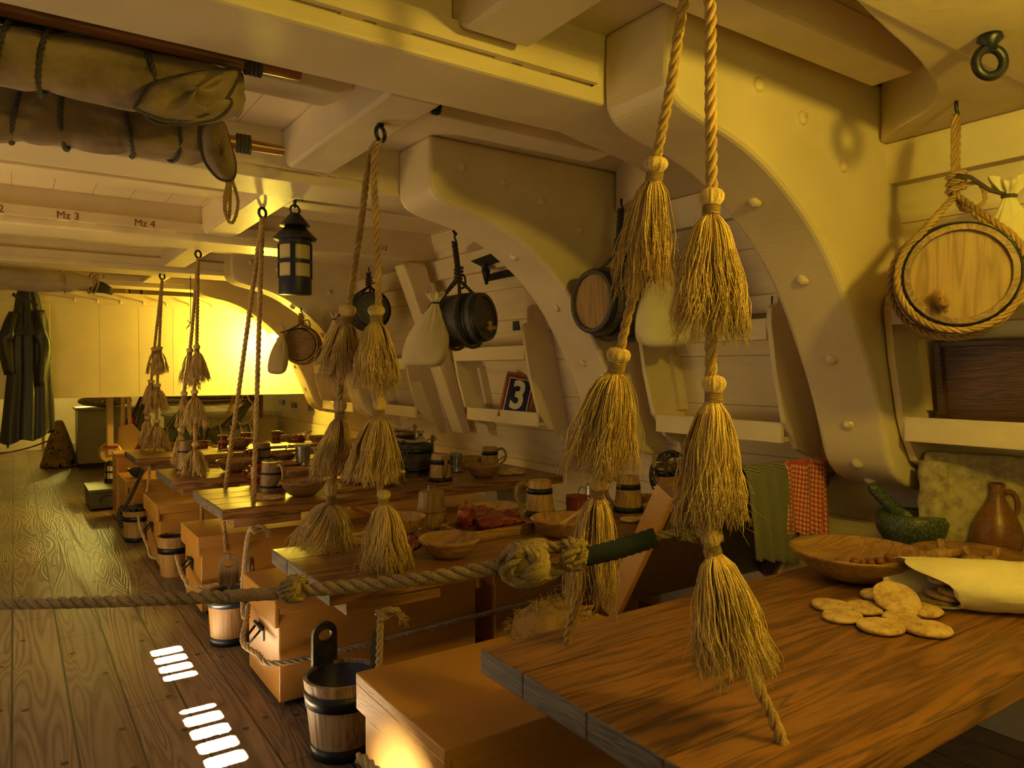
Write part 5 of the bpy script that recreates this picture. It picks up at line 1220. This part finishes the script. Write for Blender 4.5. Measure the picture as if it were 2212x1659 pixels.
mug(T(437, 967), .05, .06, 'low red slipware cup behind the fourth table tassels', radians(-20)); bowl(T(376, 970), .07, .05, 'little bowl right of the farthest tassels', 'bowl'); biscuit(T(366, 972), 'dark crust lying beside the farthest tassels', 2, 0, sc=.7)
# bowl on the farthest chest
bowl(onz(297, 1030, .46), .085, .075, 'black bowl on the lid of the farthest orange chest', 'navy', foot=.3)
# small pale box on the chest below the third table
t = thing('ration_box', 'small pale green-grey box on the brown chest below the third table', 'box', onz(1092, 1086, .46), radians(-4)); MB().box(-.12, .12, -.09, .09, 0, .09).build('body', 'cabinet', t, bevel=.003); MB().box(-.125, .125, -.095, .095, .09, .105).build('lid', 'cabinet', t, bevel=.003)
# straw sacking bundle on the nearest chest
c_ = onz(1195, 1362, .46); n = 40; R = []
for i in range(21):
    ph = pi / 2 * i / 20; q = []
    for j in range(n):
        a = 2 * pi * j / n; k = 1 + .10 * nz((cos(a) * 2, sin(a) * 2, i * .2)); q.append(Vector((cos(a) * cos(ph) ** .8 * .17 * k, sin(a) * cos(ph) ** .8 * .12 * k, sin(ph) * .10 * k)))
    R.append(q)
t = thing('straw_bundle', 'rounded bundle of brown straw sacking on the nearest chest', 'bundle', c_); MB().rings(R).build('sacking', 'burlap', t, smooth=True)
R_ = random.Random(8); b = MB()
for i in range(420):
    a, ph = R_.uniform(0, 2 * pi), R_.uniform(0, 1.4); p = Vector((cos(a) * cos(ph) ** .8 * .17, sin(a) * cos(ph) ** .8 * .12, sin(ph) * .10)); d = Vector((R_.gauss(0, 1), R_.gauss(0, 1), R_.gauss(0, .5))).normalized() * .03
    if p.z + d.z < .004: d.z = 0
    b.tube([p + Vector((0, 0, .001)), p * 1.02 + d * .5, p + d + p.normalized() * .006], .0011, 3)
b.build('straw', 'rope', t)

# ================================================================ BARRIER ROPE IN THE FOREGROUND
t = thing('barrier_rope', 'thick barrier rope with knots and green whipping crossing the foreground', 'rope', P(640, 1278, 1.66)); o = Vector(t.location)
Q = lambda u, v, d: P(u, v, d) - o
MB().rope([Q(-260, 1309, 2.05), Q(-60, 1306, 1.95), Q(200, 1300, 1.85), Q(430, 1291, 1.76), Q(600, 1281, 1.68), Q(640, 1277, 1.66), Q(800, 1263, 1.58), Q(960, 1243, 1.51), Q(1085, 1222, 1.46)], .0155, n=8).build('rope', 'barrier', t, smooth=True)
MB().tube(catmull([Q(505, 1287, 1.72), Q(560, 1284, 1.70), Q(612, 1280, 1.675)], 6), [.014 + .0012 * abs(sin(i * 1.9)) for i in range(13)], 16).build('whipping', 'twine', t, smooth=True)
def turk(c, ax, r, L, n, name, m, turns=5):
    """ball of rope turns round an axis"""
    ax = Vector(ax).normalized(); a = ax.orthogonal().normalized(); b = ax.cross(a); mb = MB()
    for k in range(turns):
        q = []
        for i in range(n):
            th = 2 * pi * i / (n - 1); w_ = L * .5 * sin(th * 1.5 + k * 2 * pi / turns * 1.5); q.append(c + ax * w_ + (a * cos(th + k) + b * sin(th + k)) * (r * math.sqrt(max(.15, 1 - (w_ / (L * .75)) ** 2))))
        mb.rope(q, r * .42, n=5)
    mb.lathe([(0, -L * .5), (r * .7, -L * .42), (r * .98, 0), (r * .7, L * .42), (0, L * .5)], 16, Matrix.Translation(c) @ ax.to_track_quat('Z', 'Y').to_matrix().to_4x4())
    return mb.build(name, m, t, smooth=True)
turk(Q(636, 1272, 1.655), Q(700, 1270, 1.6) - Q(600, 1281, 1.68), .024, .05, 24, 'knot', 'barrier', 4)
turk(Q(1142, 1215, 1.43), Q(1250, 1185, 1.42) - Q(1085, 1222, 1.46), .034, .075, 26, 'crown_knot', 'barrier', 7)
MB().rope([Q(1100, 1190, 1.45), Q(1085, 1215, 1.45), Q(1095, 1245, 1.44), Q(1140, 1258, 1.43), Q(1190, 1240, 1.42), Q(1240, 1212, 1.41), Q(1290, 1198, 1.41)], .0125, n=6).rope([Q(1095, 1200, 1.45), Q(1120, 1183, 1.44), Q(1170, 1180, 1.43), Q(1230, 1185, 1.42), Q(1290, 1192, 1.41)], .0125, n=6).build('eye_loop', 'barrier', t, smooth=True)
turk(Q(1241, 1196, 1.415), Q(1290, 1190, 1.41) - Q(1200, 1200, 1.42), .025, .04, 22, 'stopper_knot', 'barrier', 5)
MB().tube(catmull([Q(1266, 1202, 1.41), Q(1320, 1190, 1.40), Q(1370, 1175, 1.395), Q(1418, 1160, 1.39)], 8), [.0185 + .0012 * sin(i * 2.3) for i in range(25)], 18).build('green_whipping', 'whipping', t, smooth=True)
MB().rope([Q(1410, 1160, 1.39), Q(1460, 1150, 1.385), Q(1500, 1147, 1.38), Q(1532, 1150, 1.362), Q(1556, 1162, 1.37), Q(1530, 1176, 1.385), Q(1505, 1165, 1.385), Q(1470, 1158, 1.385)], .0085, n=5).build('seizing', 'barrier', t, smooth=True)

# ================================================================ TOWELS OVER THE RAISED LID
def towel(ua, ub, ztop, ln, m, label, tilt=0, nf=5, rep=.3, cat='towel', corner=False):
    yt = 1.872; xa, xb = ony(ua, 1030, yt).x, ony(ub, 1030, yt).x; w = xb - xa; t = thing('towel', label, cat, ((xa + xb) / 2, yt, ztop)); ns, nt = 56, 44; mb = MB(); uv = []
    for i in range(nt + 1):
        tt = i / nt
        for j in range(ns + 1):
            s = j / ns; f = sin(s * pi * 2 * nf + 1.0 * sin(tt * 3 + s * 4)); g = tt * ln * (1 + (.10 * s if tilt else -.06 * s)) - .10; amp = .014 * min(1, max(.15, g / .10))
            if g < 0: y = .045 + -g * .12; z = g * .75 + .004
            elif g < .07: a = g / .07 * pi * .6; y = .045 - .062 * sin(a * .85); z = .010 * sin(a) + .004
            else: y = -.028 - (g - .07) * .05; z = -(g - .07)
            x = (s - .5) * w * (1 - .10 * tt) + .02 * tt * tilt * 3
            if corner: x += .05 * max(0, s - .6) * (1 if g < .2 else 0)
            mb.v.append((x, y - amp * f, z - .004 * f)); uv.append((s * w * 1.35 / rep, tt * ln / rep))
    for i in range(nt):
        for j in range(ns): a = i * (ns + 1) + j; mb.f.append((a, a + 1, a + ns + 2, a + ns + 1))
    mb.uv = uv; o = mb.build('cloth', m, t, smooth=True); q = o.modifiers.new('thickness', 'SOLIDIFY'); q.thickness = .0025
    return t
towel(1586, 1690, 1.003, .52, 'gingham_green', 'fine green and cream checked towel over the raised lid', 1, 4, .25)
towel(1686, 1782, 1.004, .44, 'gingham_red', 'red and white gingham cloth over the raised lid', -.6, 3, .30)

# ================================================================ FORE END STORE, SEEN UNDER THE SCREEN
cc = onz(166, 1014, 0); x0, y0 = cc.x, cc.y
t = thing('cabinet', 'pale painted cabinet under the screen at far left', 'cabinet', (x0 + .45, y0 + .3, 0))
MB().box(-.43, .45, -.28, .3, .07, .83).build('body', 'cabinet', t, bevel=.006); MB().box(-.40, .42, -.24, .28, 0, .07).build('plinth', 'navy', t); MB().box(-.46, .48, -.31, .32, .83, .865).build('top', 'cabinet', t, bevel=.008)
MB().box(-.40, -.385, -.286, -.28, .09, .81).box(-.38, .40, -.284, -.28, .09, .81).build('door', 'cabinet', t, bevel=.002)
ct = thing('counter', 'long pale counter in the shade under the screen', 'counter', (2.3, 10.5, 0)); MB().box(-.62, .70, -.3, .35, 0, .78).build('body', 'cabinet', ct); MB().box(-.66, .70, -.34, .35, .78, .82).build('top', 'cabinet', ct, bevel=.006)
c_ = onz(140, 1012, 0); t = thing('net_heap', 'heap of netting piled beside and behind the pale cabinet', 'netting', c_ + Vector((-.05, .30, 0)))
MB().rings([[Vector((cos(a) * .19 * k, sin(a) * .19 * k, z)) for a in [2 * pi * i / 20 for i in range(20)]] for z, k in ((.01, 1), (.2, .9), (.4, .6), (.55, .35), (.62, .1))]).build('core', 'rope_dark', t, smooth=True)
def cone(a, b, near=None):
    if near is not None:
        z = min(.66, max(.02, near.z)); k = (1 - z / .70) ** .8 + .06; v = Vector((near.x, near.y, 0)); v = v.normalized() if v.length > 1e-5 else Vector((1, 0, 0)); return Vector((v.x * .225 * k, v.y * .225 * k, z))
    th = 2 * pi * a; z = .02 + .62 * b; k = (1 - z / .70) ** .8 + .06; return Vector((cos(th) * .225 * k, sin(th) * .225 * k, z))
netting(t, cone, 300, 9, .011, 'rope')
MB().rope([Vector((-.05, -.1, .42)), Vector((-.5, -.4, .30)), Vector((-1.2, -.8, .26))], .012, n=5).build('slack_rope', 'rope', t, smooth=True)
t2 = thing('net_pile', 'bright coiled netting lying on the pale cabinet', 'netting', (x0 + .38, y0 + .25, .865)); netting(t2, dome(.34, .22, .085, .075), 90, 12, .011, 'rope_pale')
# grey chest with a little lantern on it
gc = onz(192, 1106, 0); t = thing('grey_chest', 'low grey chest with rope handle on the deck before the screen', 'chest', (gc.x + .21, gc.y + .3, 0))
MB().box(-.20, .20, -.28, .3, .02, .175).build('body', 'grey', t, bevel=.004); MB().box(-.212, .212, -.295, .31, .175, .21).build('lid', 'grey', t, bevel=.005)
MB().rope([(-.11, -.29, .09), (-.09, -.31, .14), (0, -.315, .155), (.09, -.31, .14), (.11, -.29, .09)], .010, n=5).build('rope_handle', 'rope_dark', t, smooth=True)
lc = onz(239, 1043, .21); t = thing('small_lantern', 'small black framed white lantern on the grey chest', 'lantern', lc)
MB().lathe([(0, 0), (.058, 0), (.058, .05), (.054, .05)], 24).build('base', 'iron', t); MB().lathe([(.052, .05), (.052, .185)], 24, cap0=False, cap1=False).build('pane', 'sign_white', t)
b = MB(); [b.box(.050, .057, -.007, .007, .04, .19, Matrix.Rotation(k * pi / 2 - .9, 4, 'Z')) for k in range(4)]; b.lathe([(.05, .11), (.057, .11), (.057, .13), (.05, .13)], 24, cap0=False, cap1=False); b.build('frame', 'iron', t); MB().lathe([(.058, .185), (.062, .195), (.02, .235), (0, .24)], 24).build('cap', 'iron', t)
# canteen on a strap, apron and pouch
c = ony(238, 978, 9.05); t = thing('wooden_canteen', 'round wooden canteen hanging on a broad pale strap', 'canteen', c)
MB().lathe([(0, -.055), (.10, -.055), (.115, -.03), (.115, .03), (.10, .055), (0, .055)], 20, Matrix.Rotation(pi / 2, 4, 'X') @ Matrix.Scale(1, 4)).build('body', 'wax', t)
MB().box(-.028, .028, -.066, -.060, -.02, 2.47 - c.z).box(-.028, .028, .060, .066, -.02, 2.47 - c.z).build('strap', 'wax', t); MB().box(-.07, .07, -.072, -.062, .055, .08).build('keeper', 'red_cloth', t)
c = ony(277, 945, 9.2); t = thing('leather_pouch', 'pale leather satchel hanging by a strap beside the canteen', 'pouch', c)
MB().prism([(-.10, .12), (.04, .16), (.15, .02), (.02, -.20), (-.07, -.26), (-.12, -.12)], 'y', -.02, .02).build('flap', 'wax', t, bevel=.01); MB().prism([(-.08, .1), (-.02, 2.47 - c.z), (.02, 2.47 - c.z), (-.04, .1)], 'y', -.006, .006).prism([(0, .12), (-.06, 2.47 - c.z), (-.02, 2.47 - c.z), (.04, .12)], 'y', .007, .014).build('strap', 'wax', t)
t = thing('red_jacket', 'dark red and white cloth hanging behind the leather satchel', 'cloth', ony(283, 955, 9.5)); R = []
for i in range(13):
    z = -.22 + .5 * i / 12; R.append([Vector((cos(a) * (.10 - .06 * i / 12) * (1 + .15 * sin(a * 5)), sin(a) * .04 * (1 + .2 * sin(a * 4)), z)) for a in [2 * pi * j / 36 for j in range(36)]])
MB().rings(R).build('cloth', 'red_cloth', t, smooth=True); MB().tube([(0, 0, .25), (0, 0, 2.47 - t.location.z)], .006, 6).build('hanger', 'rope_dark', t)
# tawny box behind the farthest orange chest
t = thing('tawny_box', 'tall tawny box standing behind the farthest orange chest', 'box', (.97, 7.86, 0)); MB().box(-.19, .25, -.16, .16, 0, .60).build('body', 'orange', t, bevel=.02); MB().box(-.195, .255, -.165, .165, .60, .62).build('lid', 'orange', t, bevel=.004)
# slung hammocks bundled with fanned clew lines
def hammock(u, v, y, L, r, label, seed, up=(0, 0)):
    c = ony(u, v, y); t = thing('hammock', label, 'hammock', c); R_ = random.Random(seed); R = []
    for i in range(23):
        s = -1 + 2 * i / 22; k = math.sqrt(max(.02, 1 - s * s * .97)); R.append([Vector((s * L / 2, cos(a) * r * k * (1 + .10 * sin(a * 6 + s * 5)), sin(a) * r * k * (1 + .10 * sin(a * 5 + s * 9)) - .05 * (1 - s * s))) for a in [2 * pi * j / 30 for j in range(30)]])
    MB().rings(R).build('canvas', 'hammock', t, smooth=True)
    for k in range(4):
        x = (-.6 + .4 * k) * L / 2; MB().tube([Vector((x, cos(a) * r * 1.03, sin(a) * r * 1.03 - .045)) for a in [2 * pi * j / 16 for j in range(16)]], .009, 6, close=True).build('lashing', 'rope_pale', t, smooth=True)
    b = MB(); p1 = Vector((up[0], 0, up[1]))
    for k in range(10): b.tube([Vector((-L / 2 * .9 + .03 * k, R_.uniform(-.05, .05), .0)), p1 + Vector((0, R_.uniform(-.02, .02), 0))], .006, 5)
    b.tube([p1, p1 + Vector((-.02, 0, 2.47 - c.z - p1.z))], .012, 6)
    b.build('clew_lines', 'rope_dark', t, smooth=True); return t
hammock(322, 938, 9.6, .62, .12, 'dark lashed hammock left of the farthest tassels', 1, (-.05, .55))
hammock(402, 935, 9.9, .62, .12, 'dark striped hammock between the far pairs of tassels', 2, (.15, .6))
hammock(505, 935, 9.5, .60, .15, 'dark heap of hammocks right of the far tassels', 3, (.34, .55))
c = ony(455, 862, 10.1); t = thing('rolled_hammock', 'bundle of ropes lashed along under the screen', 'bundle', c)
for k in range(6): MB().tube([Vector((-.55, 0, .03 * k - .06)), Vector((0, .02, .026 * k - .075)), Vector((.6, 0, .022 * k - .05))], .013, 6).build('line', 'rope_dark' if k % 2 else 'rope', t, smooth=True)
MB().rope([Vector((.4, 0, 0)), Vector((.42, 0, .8)), Vector((.42, 0, 2.46 - c.z))], .012, n=5).build('hanger', 'rope_dark', t, smooth=True)
c = ony(530, 885, 9.3); t = thing('rope_coil', 'slack looped line hanging beside the left plain rope below the screen', 'rope', c)
MB().tube(catmull([Vector(p) for p in ((-.02, 0, .9), (-.02, 0, .22), (-.10, 0, .06), (-.12, 0, -.10), (-.03, 0, -.18), (.08, 0, -.10), (.09, 0, .06), (.02, 0, .22), (.02, 0, .9))], 6), .010, 6).build('line', 'rope_pale', t, smooth=True); MB().rope([(-.05, .03, 1.0), (-.13, .03, .2), (-.22, .03, -.1)], .02, n=5).build('thick_fall', 'rope', t, smooth=True)
t = thing('hanging_cloth', 'narrow dark cloth with a red edge hanging near the hull under the screen', 'cloth', ony(556, 882, 9.6)); MB().box(-.035, .05, -.008, .008, -.13, 1.3).build('cloth', 'navy', t); MB().box(.05, .07, -.008, .008, -.13, 1.3).build('edge', 'red_cloth', t)
for i, (u, v) in enumerate(((601, 869), (626, 876), (662, 882))):
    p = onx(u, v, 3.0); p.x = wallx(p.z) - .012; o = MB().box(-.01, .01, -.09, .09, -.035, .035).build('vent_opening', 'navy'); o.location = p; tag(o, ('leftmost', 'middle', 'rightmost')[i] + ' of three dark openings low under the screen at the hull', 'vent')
# dark yard stowed above the upper sail, twine by the far tassels
tag(MB().tube([(-1.5, 0, 0), (.35, 0, 0), (.50, 0, -.005)], [.062, .055, .04], 20).build('dark_spar', 'barrel_dark', smooth=True, loc=(0, 0, 0)), 'dark stowed spar along the top of the upper rolled sail', 'spar').location = (-.05, 2.32, 2.355)
t = thing('twine', 'thin twine with a bow hanging left of the second farthest tassels', 'twine', P(412, 650, 6.5)); MB().tube([(0, 0, .25), (0, 0, 0), (-.005, 0, -.20)], .0035, 5).tube([(-.005, 0, -.2), (-.04, 0, -.25), (-.01, 0, -.22), (.03, 0, -.26)], .0035, 5).tube([(-.005, 0, -.2), (-.03, 0, -.17), (.0, 0, -.21), (.03, 0, -.16), (0, 0, -.2)], .0035, 5).build('line', 'rope_dark', t)
